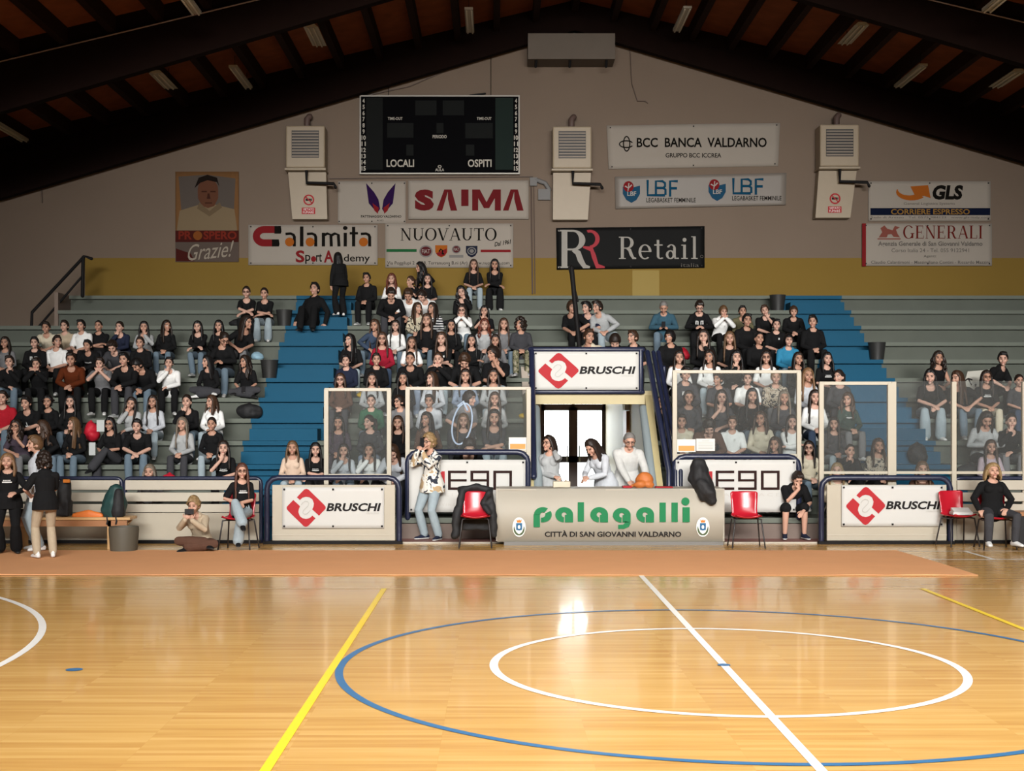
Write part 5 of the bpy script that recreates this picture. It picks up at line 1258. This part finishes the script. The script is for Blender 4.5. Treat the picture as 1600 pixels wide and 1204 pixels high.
def child(name, me, root, mats, M=None):
    o = bpy.data.objects.new(name, me); COL.objects.link(o); o.parent = root
    if M is not None: o.matrix_local = M
    for i, mt in enumerate(mats):
        o.material_slots[i].link = 'OBJECT'; o.material_slots[i].material = mt
    return o
def m4(R3, t, s=1.0): M = (R3*s).to_4x4(); M.translation = t; return M
PN = 0
def person(pose, g, yaw, hair, hc, top, slv, leg_, lk, shoe, label, group=None, glasses=False, skin=None, prnt=None, vox=None, stripe_slv=False):
    global PN; PN += 1
    root = bpy.data.objects.new('person', None); COL.objects.link(root); root.empty_display_size = .1
    tag(root, label, 'person', group)
    v = vox or .0085
    me, J = body_tpl(pose, g, yaw, v)
    sk = SK[PN*7 % 3] if skin is None else SK[skin]
    hm = mat('hair_'+hc, HC_[hc], .5, spec=.4, var=.35, scale=40, bump=.4)
    child('body', me, root, [mat('skin_%d' % SK.index(sk), sk, .55, spec=.3), mat('eye_dark', (.035, .02, .015), .3), mat('lips', (.36, .12, .10), .5), hm])
    t = child('top', top_tpl(pose, g, slv, vox or .011), root, [cloth_(top)])
    child('trousers' if lk != 's' else 'shorts', leg_tpl(pose, g, lk, vox or .012), root, [cloth_(leg_)])
    for k in 'LR':
        fd = J['fd'+k]; x = fd.cross(V(0, 0, 1)).normalized(); z = x.cross(fd)
        child('shoe', shoe_tpl(), root, [cloth(shoe), mat('sole_'+('w' if shoe != 'bk' else 'k'), (.60, .59, .56) if shoe != 'bk' else (.02, .02, .02), .6)], m4(Matrix((x, -fd, z)).transposed(), J['an'+k]))
    if hair != 'none': child('hair', hair_tpl(hair), root, [hm], m4(J['Rh'], J['head'], HSC))
    if hair == 'hooded':
        pass
    if glasses:
        child('glasses', glasses_tpl(), root, [], m4(J['Rh'], J['head'], HSC))
    if prnt:
        key = ('print', pose, g, prnt)
        if key not in TPL:
            m = MB(); c = J['chest']; rnd = random.Random(5); dep = -(.118*(.9 if g == 'f' else 1)+.052)
            Rr = J['R1']; q = lambda x0, z0, x1, z1: m.quad(*[c+Rr @ V(x, dep+abs(x)*.25-z*.0, z) for x, z in ((x0, z0), (x1, z0), (x1, z1), (x0, z1))])
            if prnt == 'bar':
                q(-.07, -.02, 0, .0); q(0, -.02, .07, 0)
                for i in range(7): x = -.055+i*.016; q(x, .010, x+.010, .028)
            elif prnt == 'logo': q(.03, .02, .06, .06)
            elif prnt == 'word':
                for i in range(8): x = -.075+i*.019; q(x, .0, x+.013, .028)
            elif prnt == 'big':
                for s_ in (-1, 1): q(s_*.05-.03, -.03, s_*.05-.01, .05); q(s_*.05-.03, .03, s_*.05+.03, .05); q(s_*.05+.01, -.03, s_*.05+.03, .05)
            elif prnt == 'fig': q(-.008, -.05, .008, .03); q(-.045, -.075, 0, -.045); q(0, -.045, .045, -.075)
            TPL[key] = m.mesh('print', mat('print_white', (.62, .62, .60), .7))
        o = bpy.data.objects.new('print', TPL[key]); COL.objects.link(o); o.parent = t
    return root, J
# ---------------------------------------------------------------- the spectators: photo position of the head, row, pose, looks | label
T = '''
72 512 5 knee m 0 short d cr s bk j|boy in pale beige tee, leftmost on the row below the railing|left
101 511 5 lap m 0 short d bg s bk j|boy in dull beige top between two boys in pale tees|left
127 510 5 lap m 0 short k wh s bk j|boy in white tee beside the black-shirted boy, upper left|left
154 510 5 arms m 0 crop d bk s dg j|boy with cropped hair in black tee, arms folded, upper left|left
187 515 5 chin f 0 bun d nv l gy j|girl in navy top with hand at her mouth, hair tied up|left
225 512 5 chin f 0 long k lg l jn j|girl in pale grey sweatshirt touching her mouth, upper left|left
260 511 5 lap f 40 long d bk l jn j|girl in black jumper and jeans turned to the right, upper left|left
309 514 5 hug f 0 long k bk l jn j|girl leaning on her knees in black jumper and white trainers|left
342 516 5 lap f 0 long k bk l bk j|girl in black half hidden behind the girl in glasses, upper left|left
385 504 5 side f 40 back d bk s gy j|girl in black tee looking right, nearest the left stairway on her row|left
385 457 7 hug f 0 bun d bk s bk j gl|girl in glasses and black tee, left of a pair high up|left
413 459 7 fold f 0 bun d bk s lb w|girl in black tee and pale wide jeans, right of a pair high up|left
8 537 4 lap f 0 shoulder d gy l dg j|person in grey top with brown hair at the left edge|left
54 537 4 lap m 0 short k bk l bk j p=big|boy in black jumper with big white letters at left|left
89 534 4 lap m 40 short d wh s bk j|boy in bright white tee turned right, left block|left
137 541 4 knee m 0 short k bk h bk j p=word|boy in black hoodie with small white lettering, left block|left
176 541 4 bow m 0 short d dg s dg j|boy in dark grey tee with head bowed, left block|left
219 541 4 lap m 0 short d bk l bk j|boy in black track jacket behind the two dark-shirted boys|left
350 530 4 phone f 40 pony d bk l jn j gl|girl in glasses and black top looking right, holding her hands together|left
15 566 3 chin m 0 short d bk l jn j|boy in open black jacket and jeans, hand to his face, left edge|left
57 569 3 mouth m 0 short d bk l bk j|person in black with hands at the mouth, beside the orange fleece|left
111 562 3 knee m 0 short d or l bk j|boy in orange fleece with hands clasped|left
156 568 3 mouth m 0 short d gy s bk j|boy in grey tee with both hands clasped before his mouth|left
194 562 3 knee m 0 short k bk l dg j|boy in black jumper right of the boy in grey tee|left
215 570 3 bow m -40 short k bk h jn j|boy in black hoodie and jeans leaning left to look down|left
264 568 3 chin m 0 short k wh h bk j|boy in white hoodie with hand at mouth and black trousers|left
324 576 3 cross f -40 back k bk h dg w|girl in black hoodie sitting cross-legged with her back half turned|left
383 567 3 cross f -40 wavy d bk s dg w|girl in black tee cross-legged with a phone, by the left stairway|left
4 622 1 lap m 0 short d rd s jn j|boy in red tee and jeans cut off by the left edge|left
41 630 1 knee m 0 short k bk s bk j p=fig|boy in black tee with a white three-limbed figure print|left
75 636 1 lap f 0 hooded k bk h bk j|person in black hood with shaded face, left block|left
110 632 1 lap f 0 long k bk l jn j|girl all in black with long black hair behind the long-haired girl|left
205 634 1 cheek f 0 long d lg l dg j|smiling girl in pale grey sweatshirt, cheek on her hand|left
239 630 1 lap f 0 vlong d pw h lb j|girl in pale grey hoodie with long dark plait and light jeans|left
292 628 1 chin f 0 pony d bk l jn j|girl in black jacket covering her mouth, left of the white sweatshirt|left
331 630 1 lap f -40 shoulder b wh l lb j|girl in white sweatshirt with brown hair looking left|left
25 677 0 chin f 0 curlylong d mv s gy j gl|girl in glasses with long dark curls, chin on hand, above the woman in black|left
67 669 0 side f -40 wavy b bk l jn j|brown-haired girl reaching left behind the boy facing left|left
115 667 0 lap f -40 vlong l bk l jn j|girl with very long light-brown hair and jeans, behind the backpacks|left
172 664 0 legx f 0 back k bk s dg w gl|girl in glasses with crossed legs, grey trousers and a white trainer|left
214 666 0 knee m 0 short k bk s jn j|boy in black tee and jeans, hands joined, above the green rucksack|left
285 665 0 lap f 0 vlong s lg h dg j|girl with long blond hair in pale grey hoodie above the red rucksack|left
331 666 0 lap f 0 bun d bk h lb j|girl with tied hair in black hoodie and light jeans, left of the blue stairs|left
349 701 -1 chin f 0 long d bk s bk j p=bar|girl in black tee resting chin on fist just above the slatted barrier|left
234 738 -2 lap f 0 shoulder s gy l dg j|blond person seen only as a head above the slatted barrier|left
573 435 8 lap m 0 short k bk l bk j|boy in black track jacket and white shoes, top row right of the left stairs|mid
612 437 8 lap f 0 wavy r wh l dg j|girl with auburn hair in white top, on the top rows|mid
642 440 8 chin f -40 pony b bk l bk j|girl in dark top with chin on hand, turned left, top rows|mid
657 419 9 side f -40 wavy k bk l bk j|girl with long black hair sitting highest, in front of the car dealer banner|mid
668 438 8 lap f 0 long k bk s bk j|girl in black tee right of the highest black-haired girl|mid
740 414 9 lap f 0 vlong b bk s lb j|girl in black tee and pale jeans, left of the pair on the top ledge|mid
773 414 9 fold f 0 long k bk l bk w|girl in black with jacket round her shoulders, right of the ledge pair|mid
721 457 7 cheek f 0 curlylong k bk l bk j|girl with dark curls all in black below the pair on the top ledge|mid
611 459 7 bow m 0 short d bk l dg j|boy in black with bowed head below the auburn-haired girl|mid
638 460 7 bow m 0 short b wh s bk j|boy in pale tee with bowed head, upper middle block|mid
660 462 7 bow m -40 short d wh l bk j|boy in white sweatshirt bending to the left, upper middle block|mid
652 482 6 lap f 40 long b cp l jn j|girl in cream printed sweatshirt tilting her head right|mid
676 482 6 lap f -40 long d st l jn j|girl in black and white striped jumper looking left|mid
722 485 6 mouth f 0 long d wh l jn j gl|girl in glasses with hands on her mouth, white top and denim|mid
757 487 6 chin f 0 long k bk s bk j|girl in black with hand over her mouth below the ledge pair|mid
586 509 5 side f -40 vlong b dj l jn j|girl with long brown hair turned left, drawn-up knees in jeans|mid
618 510 5 lap f 0 vlong d wh l jn j|girl in white sweatshirt with two long dark plaits|mid
667 501 5 lap f 0 long b bk l jn j|girl in black zipped jacket with brown hair below the striped jumper|mid
705 509 5 lap f 0 vlong k bk h bk j|girl in black hoodie with long black hair, centre of the middle block|mid
757 508 5 lap f 0 curlylong r lg l gy j|girl with red curly hair in pale grey sweatshirt|mid
787 507 5 lap f 0 vlong b gy l jn j|girl in grey cardigan over white top, next to the red-haired girl|mid
813 508 5 lap m -40 bigcurl d dg l ca j|person with big dark curls and camouflage trousers by the tunnel wall|mid
547 532 4 lap f -40 vlong k bk s lb j|girl with long black hair and black tee turned left beside the stairs|mid
597 530 4 lap f 0 long b cm l dj j gl|girl in glasses and crimson jumper|mid
643 537 4 lap f 0 vlong b wh s gy j|girl in white tee with long brown hair right of the crimson jumper|mid
690 530 4 fold f 0 long b bk s lb j p=logo|girl in black tee with small white emblem, arms crossed|mid
737 533 4 arms f 0 long k bk l lb j|girl in black long-sleeved top looking up, hands on her chest|mid
774 533 4 lap f 0 long d gy l dg j|girl in grey cardigan above the boy with dark fringe|mid
541 564 3 lap m 0 short k nv l dg j|boy in navy jacket, first beside the stairs below the black-haired girl|mid
588 562 3 lap m 0 short d bk l bk j|boy in plain black jumper below the crimson jumper|mid
641 561 3 knee m 0 crop d bk l gb j|boy in black track top over pale blue shirt with red trim|mid
685 561 3 mouth m 0 crop b bk l lb j|boy in black with hands before his mouth, middle block|mid
726 564 3 bow m 0 curlyshort b bk s lb j|boy with curly brown hair and black tee looking down|mid
771 553 3 cheek m -40 fringe d bk s lb j|boy with dark fringe and black tee, finger to his ear|mid
532 594 2 lap f 0 long b br l dg j gl|girl in dark glasses and brown top just above the first screen|mid
581 593 2 lap f 0 long d lg l jn j|girl in grey and white top above the first screen|mid
630 592 2 lap f 0 long k bk l bk j|girl in black top with pink shirt between the first two screens|mid
675 592 2 lap f -40 vlong b pw l gy j|girl with long brown hair facing left, pale jacket, above the second screen|mid
727 588 2 lap f 0 long d gb h gy j|girl in grey-blue hoodie above the second screen|mid
771 588 2 lap f 0 long d lg l lb j|girl in pale open jacket above the right end of the second screen|mid
580 627 1 lap m 0 crop d gr l jn j|boy in green jacket behind the first screen|mid
624 633 1 lap m -40 short d gy h jn j gl|boy in glasses and grey hoodie in the gap between two screens|mid
671 627 1 lap m 0 short d pw l dj j|boy in pale jacket with dark hair behind the second screen|mid
733 623 1 side m 40 fringe d gy s dg j|person in grey tee with dark hair turned right behind the hoop|mid
773 624 1 lap f 0 long b lg l lg j|smiling girl in cream jacket behind the second screen|mid
529 661 0 lap f 0 long k mv l mv j|girl in dark plum top with long black hair behind the first screen|mid
577 660 0 lap f -40 pony d dg l gb j|girl with tied hair in dark grey top behind the first screen|mid
622 661 0 lap f 0 long b bk l bk j|girl with brown hair and black and white top between the screens|mid
667 656 0 lap f -40 long d br l br j|girl with dark brown hair right behind the photographing woman|mid
724 658 0 lap f 0 vlong l dg l dg j|girl with long fair hair framed by the pale hoop|mid
772 653 0 fold f 0 vlong d dg s lb j|girl in dark tee with folded arms behind the orange sticker|mid
457 702 -1 lap f 0 shoulder l bz l lb j|woman with fair bob in beige blazer at the foot of the left stairs|mid
493 703 -1 fold f 0 long k bk s bk j p=bar|girl in black printed tee beside the woman in beige blazer|mid
537 706 -1 chin f 0 long d pw l jn j|girl in pale sweatshirt, hand at mouth, low behind the first screen|mid
577 704 -1 chin f 0 long d wh h bk j|girl in white hoodie, hand at mouth, low behind the first screen|mid
613 706 -1 bow f 0 vlong b pw l bk j|girl in pale jacket half hidden by the screen post|mid
733 696 -1 bow f 0 back d bk l jn j|girl in black crouching low behind the second screen|mid
893 480 6 side m 40 fringe b bk s bk j|boy in black tee facing right beside the leaning dark pole|top
917 481 6 knee m -40 short k nv s bk j|boy in black and blue football shirt above the tunnel|top
934 480 6 side m -40 short d lg l lb j|boy in grey sweatshirt and pale jeans bending left above the tunnel|top
920 526 4 side m 40 short b cr s bg j|boy in beige tee with raised hand just above the tunnel banner|top
961 533 4 bow m 0 fringe d bk s bk j|boy with only his dark fringe and face showing above the tunnel banner|top
989 527 4 lap m -40 short b bk s bk j|boy in black tee in profile at the right end of the tunnel banner|top
1037 480 6 phone m 0 crop g tl l jn j|grey-haired man in teal jacket looking at his phone|right
1093 479 6 phone f 0 short d bk l bk j gl p=big|woman in glasses and black cardigan over white-numbered shirt|right
1130 487 6 mouth m 0 fringe l wh l bk j p=logo|fair-haired person in white sweatshirt with hands at the cheeks|right
1160 487 6 chin m 0 short k kh l dg j|boy in khaki top with hand over his mouth, upper right block|right
1195 488 6 cheek m 0 short b bk s bk j|boy in black tee propping his cheek on his hand, upper right block|right
1240 488 6 knee m 0 fringe b bk l bk j|fair-brown-haired boy in black jacket beside the right stairway, upper one|right
1167 501 5 lap m 0 short k bk l bk j|dark-haired boy in black jumper below the boy in khaki|right
1213 508 5 lap m 0 short k bk s bk j p=logo|boy in black tee with pale print above the bright blue hoodie|right
1270 503 5 lap m -20 short k bk l bk j|tall young man in black jacket beside the right stairway|right
1047 527 4 lap m -40 fringe k bk h bk k|boy with bowl haircut in black jacket and black trousers, right of the tunnel|right
1099 527 4 chin f 0 long d bk l dg j|girl in black with fist under her chin, below the numbered shirt|right
1140 529 4 lap f 0 vlong l bk s dg j|smiling girl with fair-ended long hair in black|right
1186 529 4 lap m 0 crop k bk l bk j|boy with short hair in black jumper left of the blue hoodie|right
1232 532 4 lap m 0 fringe k bb h jn j|boy in bright blue hoodie|right
1061 559 3 lap f 0 vlong d wh l bk j|girl in white top with long dark hair above the tall screen's left post|right
1109 558 3 lap f -20 long d wh h lb j p=logo|girl in white hoodie and pale jeans above the tall screen|right
1150 559 3 chin f 0 long k bk l bk j|girl in black with fist at her mouth above the tall screen|right
1197 559 3 lap f 0 long d wh s gy j gl|girl in glasses and white tee above the tall screen|right
1247 561 3 lap f 0 long d bk l dg j|girl in black top below the bright blue hoodie|right
1292 561 3 lap f 0 shoulder k bk s bk j p=bar|girl with dark fringe in black lettered tee, last before the right stairs|right
1071 585 2 lap m 0 short k dg h dg j p=big|boy in dark grey hoodie with big pale letters behind the tall screen|right
1122 593 2 lap m -40 short d dg s dj j|boy in dark grey tee behind the tall screen|right
1168 592 2 lap m 0 short d wh s dg j|boy in white tee with dark rucksack straps behind the tall screen|right
1212 590 2 lap m 0 short y fl h gy j|blond boy in cream and black printed hoodie behind the tall screen|right
1262 587 2 lap f 0 vlong o pw h gy j|girl with long blond hair in pale grey hoodie right of the tall screen|right
1311 589 2 lap f -40 pony d dg l dg j|person in dark coat with light scarf at the right screen's top|right
1036 628 1 side m -40 crop d bk l bk j|boy in black in profile beside the tunnel stair rail|right
1076 622 1 lap f 0 hooded d dg h dg j|person in dark hood behind the tall screen at its left|right
1127 622 1 chin f 0 long d dg s dj j|girl in dark tee, hand at chin, behind the tall screen|right
1175 619 1 lap f 0 vlong k bk h jn j|girl in black hoodie with black hair, centre of the tall screen|right
1225 622 1 lap f 0 vlong s dg l jn j|girl with ash-blond hair and dark coat behind the tall screen|right
1273 621 1 lap f 0 vlong d wh l dj j|girl with very long dark hair and white top between the screens|right
1325 625 1 lap f -40 wavy b dgr l gy j p=word|girl in dark green lettered sweatshirt behind the right screen|right
1065 659 0 lap m 0 short d cr l jn j p=logo|boy in cream sweatshirt behind the landscape sticker|right
1108 667 0 bow m 0 curlyshort d br l dg j|boy with dark curls and bowed head behind the printed notice|right
1144 661 0 lap m 0 short b wh s dg j p=logo|boy in white tee low behind the tall screen|right
1189 655 0 lap f -20 shoulder b cr l jn j|smiling girl in cream jumper low behind the tall screen|right
1237 660 0 arms f 0 vlong d wh l jn j|girl in white top, arms folded, right end of the tall screen|right
1303 664 0 lap f -20 vlong d dg l lb j|girl in dark grey with long dark hair, left end of the right screen|right
1211 695 -1 lap f -20 long b bk l bk j|girl with brown hair at the foot of the tall screen|right
1264 703 -1 lap f -20 long d cr l jn j gl|girl in red glasses and pale top behind the boy in shorts|right
1328 706 -1 chin m 0 crop d bk l bk j|man in black with hand at his chin behind the right screen|right
1372 697 -1 lap f 0 long b fl l bk j|girl in patterned top by the right screen's right post|right
1308 736 -2 lap f -20 shoulder y cr l dg j|blond person half hidden by the right barrier's top rail|right
1441 734 -2 lap f 0 shoulder l br l bk j|fair-haired person, eyes just over the right barrier|right
1466 560 3 lap f 0 curlylong d bk n dg j|girl with dark curls in sleeveless black top, far right block|far
1454 589 2 knee f -20 back k bk s lb w|girl in black tee and pale wide jeans, far right block|far
1496 591 2 side f -40 vlong b bk s jn j|girl with long brown hair hiding her face, beside the pale-jeans girl|far
1541 590 2 lap f 0 long d bk s cr j gl p=bar|girl in glasses, black lettered tee and cream trousers, far right|far
1567 561 3 side m -40 short k bk s bk j|boy in black tee leaning left beside the white sheet|far
1592 596 2 lap f 0 bun d dg s dj j|person in dark tee at the right edge beside the cream trousers|far
1541 655 0 phone f 0 long d lg h dg j|girl with fringe in pale grey hooded top behind the far right screen|far
1580 659 0 chin f 0 bun d bk l gy j|girl in black resting her chin on her hand, far right screen|far
1548 699 -1 lap f 0 vlong b li l dg j|girl with long brown hair in lilac top above the blonde woman|far
'''
GR = {'left': 'spectators on the left block of the stands', 'mid': 'spectators on the middle block of the stands', 'top': 'spectators above the tunnel', 'right': 'spectators on the right block of the stands', 'far': 'spectators on the far right block of the stands'}
BAD = []; PLACED = []
for n, ln in enumerate(T.strip().split('\n')):
    a, lab, gr = ln.split('|'); q = a.split(); px, py, k = float(q[0]), float(q[1]), int(q[2])
    pose, g, yaw, hair, hc, top, slv, lg, lk = q[3], q[4], int(q[5]), q[6], q[7], q[8], q[9], q[10], q[11]; fl = q[12:]
    pr = [x[2:] for x in fl if x.startswith('p=')]
    rnd = random.Random(n*13+5); rot = rnd.uniform(-9, 9); mir = rnd.random() < .5 and not pr
    yw = -yaw if mir else yaw
    root, J = person(pose, g, yw, hair, hc, top, slv, lg, lk, rnd.choice(('wh', 'wh', 'bk', 'lg')), lab, GR[gr], 'gl' in fl, None, pr[0] if pr else None)
    hd = Rz(rot) @ (Vector((-J['head'].x if mir else J['head'].x, J['head'].y, J['head'].z)))
    y0 = rowY(k)+.21; s = 1.0
    if any(k == k_ and abs(px-x_) < 36 and abs(y0-y_) < .08 for k_, x_, y_ in PLACED): y0 += .15
    PLACED.append((k, px, y0))
    for it in range(6):
        Yh = y0+hd.y*s; zt_ = Z_(py, Yh)-rowZ(k); s = max(.86, min(1.14, zt_/hd.z))
    r = (zt_-hd.z*s)
    if abs(r) > .05: BAD.append((lab[:40], round(r, 2)))
    root.location = (X_(px, Yh)-hd.x*s, y0, rowZ(k)+.004); root.rotation_euler.z = R(rot); root.scale = (-s if mir else s, s, s)
if BAD: print('HEAD FIT', BAD)
# ---------------------------------------------------------------- people on the court side
POSES.update({
 'filming': dict(st=True, lean=2, yaw=-4, R=H_(-.05, -.22, -.13), L=H_(.045, -.21, -.15), el=(.55, -.1, -1), foot=.15),
 'backstand': dict(st=True, lean=2, pitch=14, R=A_(-.02, -.30, 1.02), L=A_(.19, -.27, 1.03), el=(.9, .1, -.8), foot=.13),
 'front': dict(st=True, lean=1, yaw=-6, R=A_(-.22, -.04, .86), L=A_(.14, -.28, 1.04), el=(.9, .4, -.6)),
 'turnleft': dict(st=True, lean=2, R=A_(-.22, -.04, .84), L=A_(.22, -.06, .84)),
 'neck': dict(st=True, lean=1, yaw=-30, R=A_(.12, -.20, 1.02), L=H_(.10, .01, -.13), elL=(.7, -.3, -1)),
 'bend': dict(st=True, lean=26, pitch=32, R=A_(-.03, -.44, 1.0), L=A_(.05, -.42, .98)),
 'manbend': dict(st=True, lean=16, pitch=24, R=A_(-.02, -.42, .86), L=A_(.24, -.36, .88), el=(1, .2, -.5)),
 'climb': dict(st=True, lean=18, R=A_(-.20, -.14, .74), L=A_(.22, -.10, .74), stp=.10),
 'floorsit': dict(lean=30, turn=-14, pitch=2, legs='cross', hz=.10, R=H_(-.05, -.24, -.20), L=H_(.06, -.24, -.21), el=(.8, -.2, -1)),
 'crossed': dict(lean=2, turn=20, yaw=2, legs='legx', legx_side=-1, ankL=(.02, -.40, -.36), L=A_(.02, -.26, .26), R=A_(-.02, -.28, .27), el=(1, .2, -.5)),
 'thighs': dict(lean=-2, ank=(.19, -.36, -.36), kn=.25, L=A_(.13, -.22, .16), R=A_(-.27, -.22, .14), el=(1, .3, -.4)),
 'boyshorts': dict(lean=38, turn=8, pitch=26, R=H_(-.01, -.09, -.17), L=A_(.12, -.48, .12), el=(.4, -.5, -1), ank=(.16, -.38, -.26)),
 'recline': dict(lean=-20, turn=-30, L=A_(.3, -.1, .05), R=A_(-.3, .0, .1), ank=(.12, -.6, -.05)),
})
def stand(px_head, py_head, Y, zfloor, pose, g, hair, hc, top, slv, lg, lk, shoe, lab, gl=False, vox=.006, prnt=None, skin=0, fatter=1.0, rot=0):
    root, J = person(pose, g, 0, hair, hc, top, slv, lg, lk, shoe, lab, None, gl, skin, prnt, vox)
    rot = rot or {'filming': -38, 'backstand': -150, 'front': 14, 'turnleft': -60, 'neck': -18, 'bend': -48, 'manbend': 4, 'climb': -155}[pose]
    hd = Rz(rot) @ J['head']; s = 1
    for it in range(5): Yh = Y+hd.y*s; s = max(.8, min(1.16, (Z_(py_head, Yh)-zfloor)/hd.z))
    root.location = (X_(px_head, Yh)-hd.x*s, Y, zfloor+.003); root.scale = (s*fatter, s*fatter, s); root.rotation_euler.z = R(rot)
    print(lab[:30], 'scale %.2f miss %.3f' % (s, Z_(py_head, Yh)-zfloor-hd.z*s)); return root, J, s
def world_(root, v): return Matrix.LocRotScale(root.location, root.rotation_euler, root.scale) @ v
fil_r, fil_J, s = stand(671, 691, 20.25, .02, 'filming', 'f', 'curlyshort', 'y', 'pt', 'l', 'lb', 'j', 'nv', 'woman with curly blond hair in patterned shirt holding up a phone to film', True)
bk_r, bk_J, s = stand(69, 722, 17.75, .012, 'backstand', 'm', 'bigcurl', 'd', 'bk', 's', 'bg', 'j', 'wh', 'person with dark curls seen from behind in black tee, beige trousers, white trainers')
stand(12, 721, 18.35, .012, 'front', 'f', 'shoulder', 'o', 'bk', 'l', 'bk', 'w', 'bk', 'ginger-blond woman all in black with white chest lettering at left edge', False, prnt='bar', fatter=1.12)
stand(55, 694, 18.75, .012, 'turnleft', 'm', 'short', 'l', 'pw', 'l', 'lb', 'j', 'wh', 'fair boy in pale shirt and light jeans behind the dark-curled person')
stand(858, 693, 20.75, .004, 'neck', 'f', 'bob', 'd', 'lg', 'l', 'bk', 'j', 'bk', 'smiling woman with dark bob in grey cardigan, hand on neck, behind the table', True)
stand(925, 698, 20.6, .004, 'bend', 'f', 'long', 'd', 'pw', 'l', 'bk', 'j', 'bk', 'woman with long dark hair falling forward, pale denim jacket, behind the table')
stand(983, 688, 20.7, .004, 'manbend', 'm', 'crop', 'g', 'wx', 'l', 'bk', 'j', 'bk', 'grey-haired man in glasses and white shirt leaning over the orange rucksack', True, fatter=1.08)
stand(528, 408, 27.75, rowZ(7)+.24, 'climb', 'f', 'back', 'k', 'bk', 'h', 'bk', 'w', 'wh', 'person in black hoodie climbing the left blue stairway, seen from behind', vox=.0085)
def seat(px, py, Y, z, pose, g, hair, hc, top, slv, lg, lk, shoe, lab, gl=False, prnt=None, skin=0, fat=1.0, rot=0, vox=.006, smin=.85):
    root, J = person(pose, g, 0, hair, hc, top, slv, lg, lk, shoe, lab, None, gl, skin, prnt, vox)
    hd = Rz(rot) @ J['head']; s = 1
    for it in range(5): Yh = Y+hd.y*s; s = max(smin, min(1.18, (Z_(py, Yh)-z)/hd.z))
    root.location = (X_(px, Yh)-hd.x*s, Y, z+.004); root.scale = (s*fat, s*fat, s); root.rotation_euler.z = R(rot)
    print(lab[:30], 'scale %.2f miss %.3f' % (s, Z_(py, Yh)-z-hd.z*s)); return root, J, s
seat(492, 452, rowY(7)+.3, rowZ(7), 'recline', 'm', 'short', 'k', 'bk', 'h', 'bk', 'j', 'bk', 'person in black lounging behind the one climbing the blue stairs', vox=.0085)
cam_r, cam_J, cam_s = seat(303, 790, 18.95, .004, 'floorsit', 'f', 'curlyshort', 'y', 'bg', 'h', 'br', 'w', 'bk', 'blond curly person in beige hoodie sitting on the floor with a camera', skin=0)
Yc4 = F*HC/(858-CYP)+.06
seat(378, 738, Yc4-.02, .445, 'crossed', 'f', 'vlong', 'a', 'bk', 's', 'lb', 'w', 'bk', 'auburn-haired woman in glasses and black tee on a red chair, legs crossed', True, 'bar')
Yc5 = F*HC/(857-CYP)+.06
seat(1551, 742, Yc5-.02, .445, 'thighs', 'f', 'bob', 'y', 'bk', 'l', 'dg', 'k', 'wh', 'blonde woman in black blouse on a red chair, hands on her thighs', fat=1.16)
seat(1246, 748, 20.62, .345, 'boyshorts', 'm', 'short', 'd', 'bk', 's', 'bk', 's', 'nv', 'boy in black tee and shorts on the step, face resting in his hand')
# things in their hands
def held(name, lab, cat, root, J, off, size, mt, rx=0):
    p = (J['wrL']+J['wrR'])*.5+(J['hdL']+J['hdR'])*.06+Vector(off); w_ = world_(root, p)
    M = Matrix.Translation(w_) @ root.rotation_euler.to_matrix().to_4x4() @ Matrix.Rotation(R(rx), 4, 'X')
    m = MB().box(-size[0]/2, size[0]/2, -size[1]/2, size[1]/2, -size[2]/2, size[2]/2, M)
    return tag(obj(name, m, mt, bevel=.004), lab, cat)
phm = mat('phone_black', (.02, .02, .022), .25)
held('phone', 'smartphone held up by the woman filming', 'phone', fil_r, fil_J, (-.01, -.02, .05), (.075, .012, .15), phm)
held('camera', 'small dark camera held by the blond person on the floor', 'camera', cam_r, cam_J, (0, -.03, .03), (.12, .06, .075), phm)
w_ = world_(bk_r, bk_J['wrL']+bk_J['hdL']*.09+Vector((.0, -.02, .05)))
m = MB().box(w_.x-.03, w_.x+.03, w_.y-.015, w_.y+.015, w_.z-.11, w_.z+.11, ); m.box(w_.x-.055, w_.x-.03, w_.y-.01, w_.y+.01, w_.z+.02, w_.z+.12)
tag(obj('paper_sheet', m, mat('paper_white', (.58, .57, .54), .7)), 'folded white paper held by the person with dark curls', 'paper')
for o_ in [o for o in bpy.data.objects if o.get('label', '').startswith(('grey-haired man in teal', 'girl in black tee cross-legged with a phone'))]:
    J_ = solve(POSES['phone' if 'teal' in o_['label'] else 'cross'], 'm' if 'teal' in o_['label'] else 'f')
    held('phone', 'phone in the hands of the '+('grey-haired man' if 'teal' in o_['label'] else 'cross-legged girl by the left stairs'), 'phone', o_, J_, (0, -.02, .05), (.075, .012, .14), phm, -30)
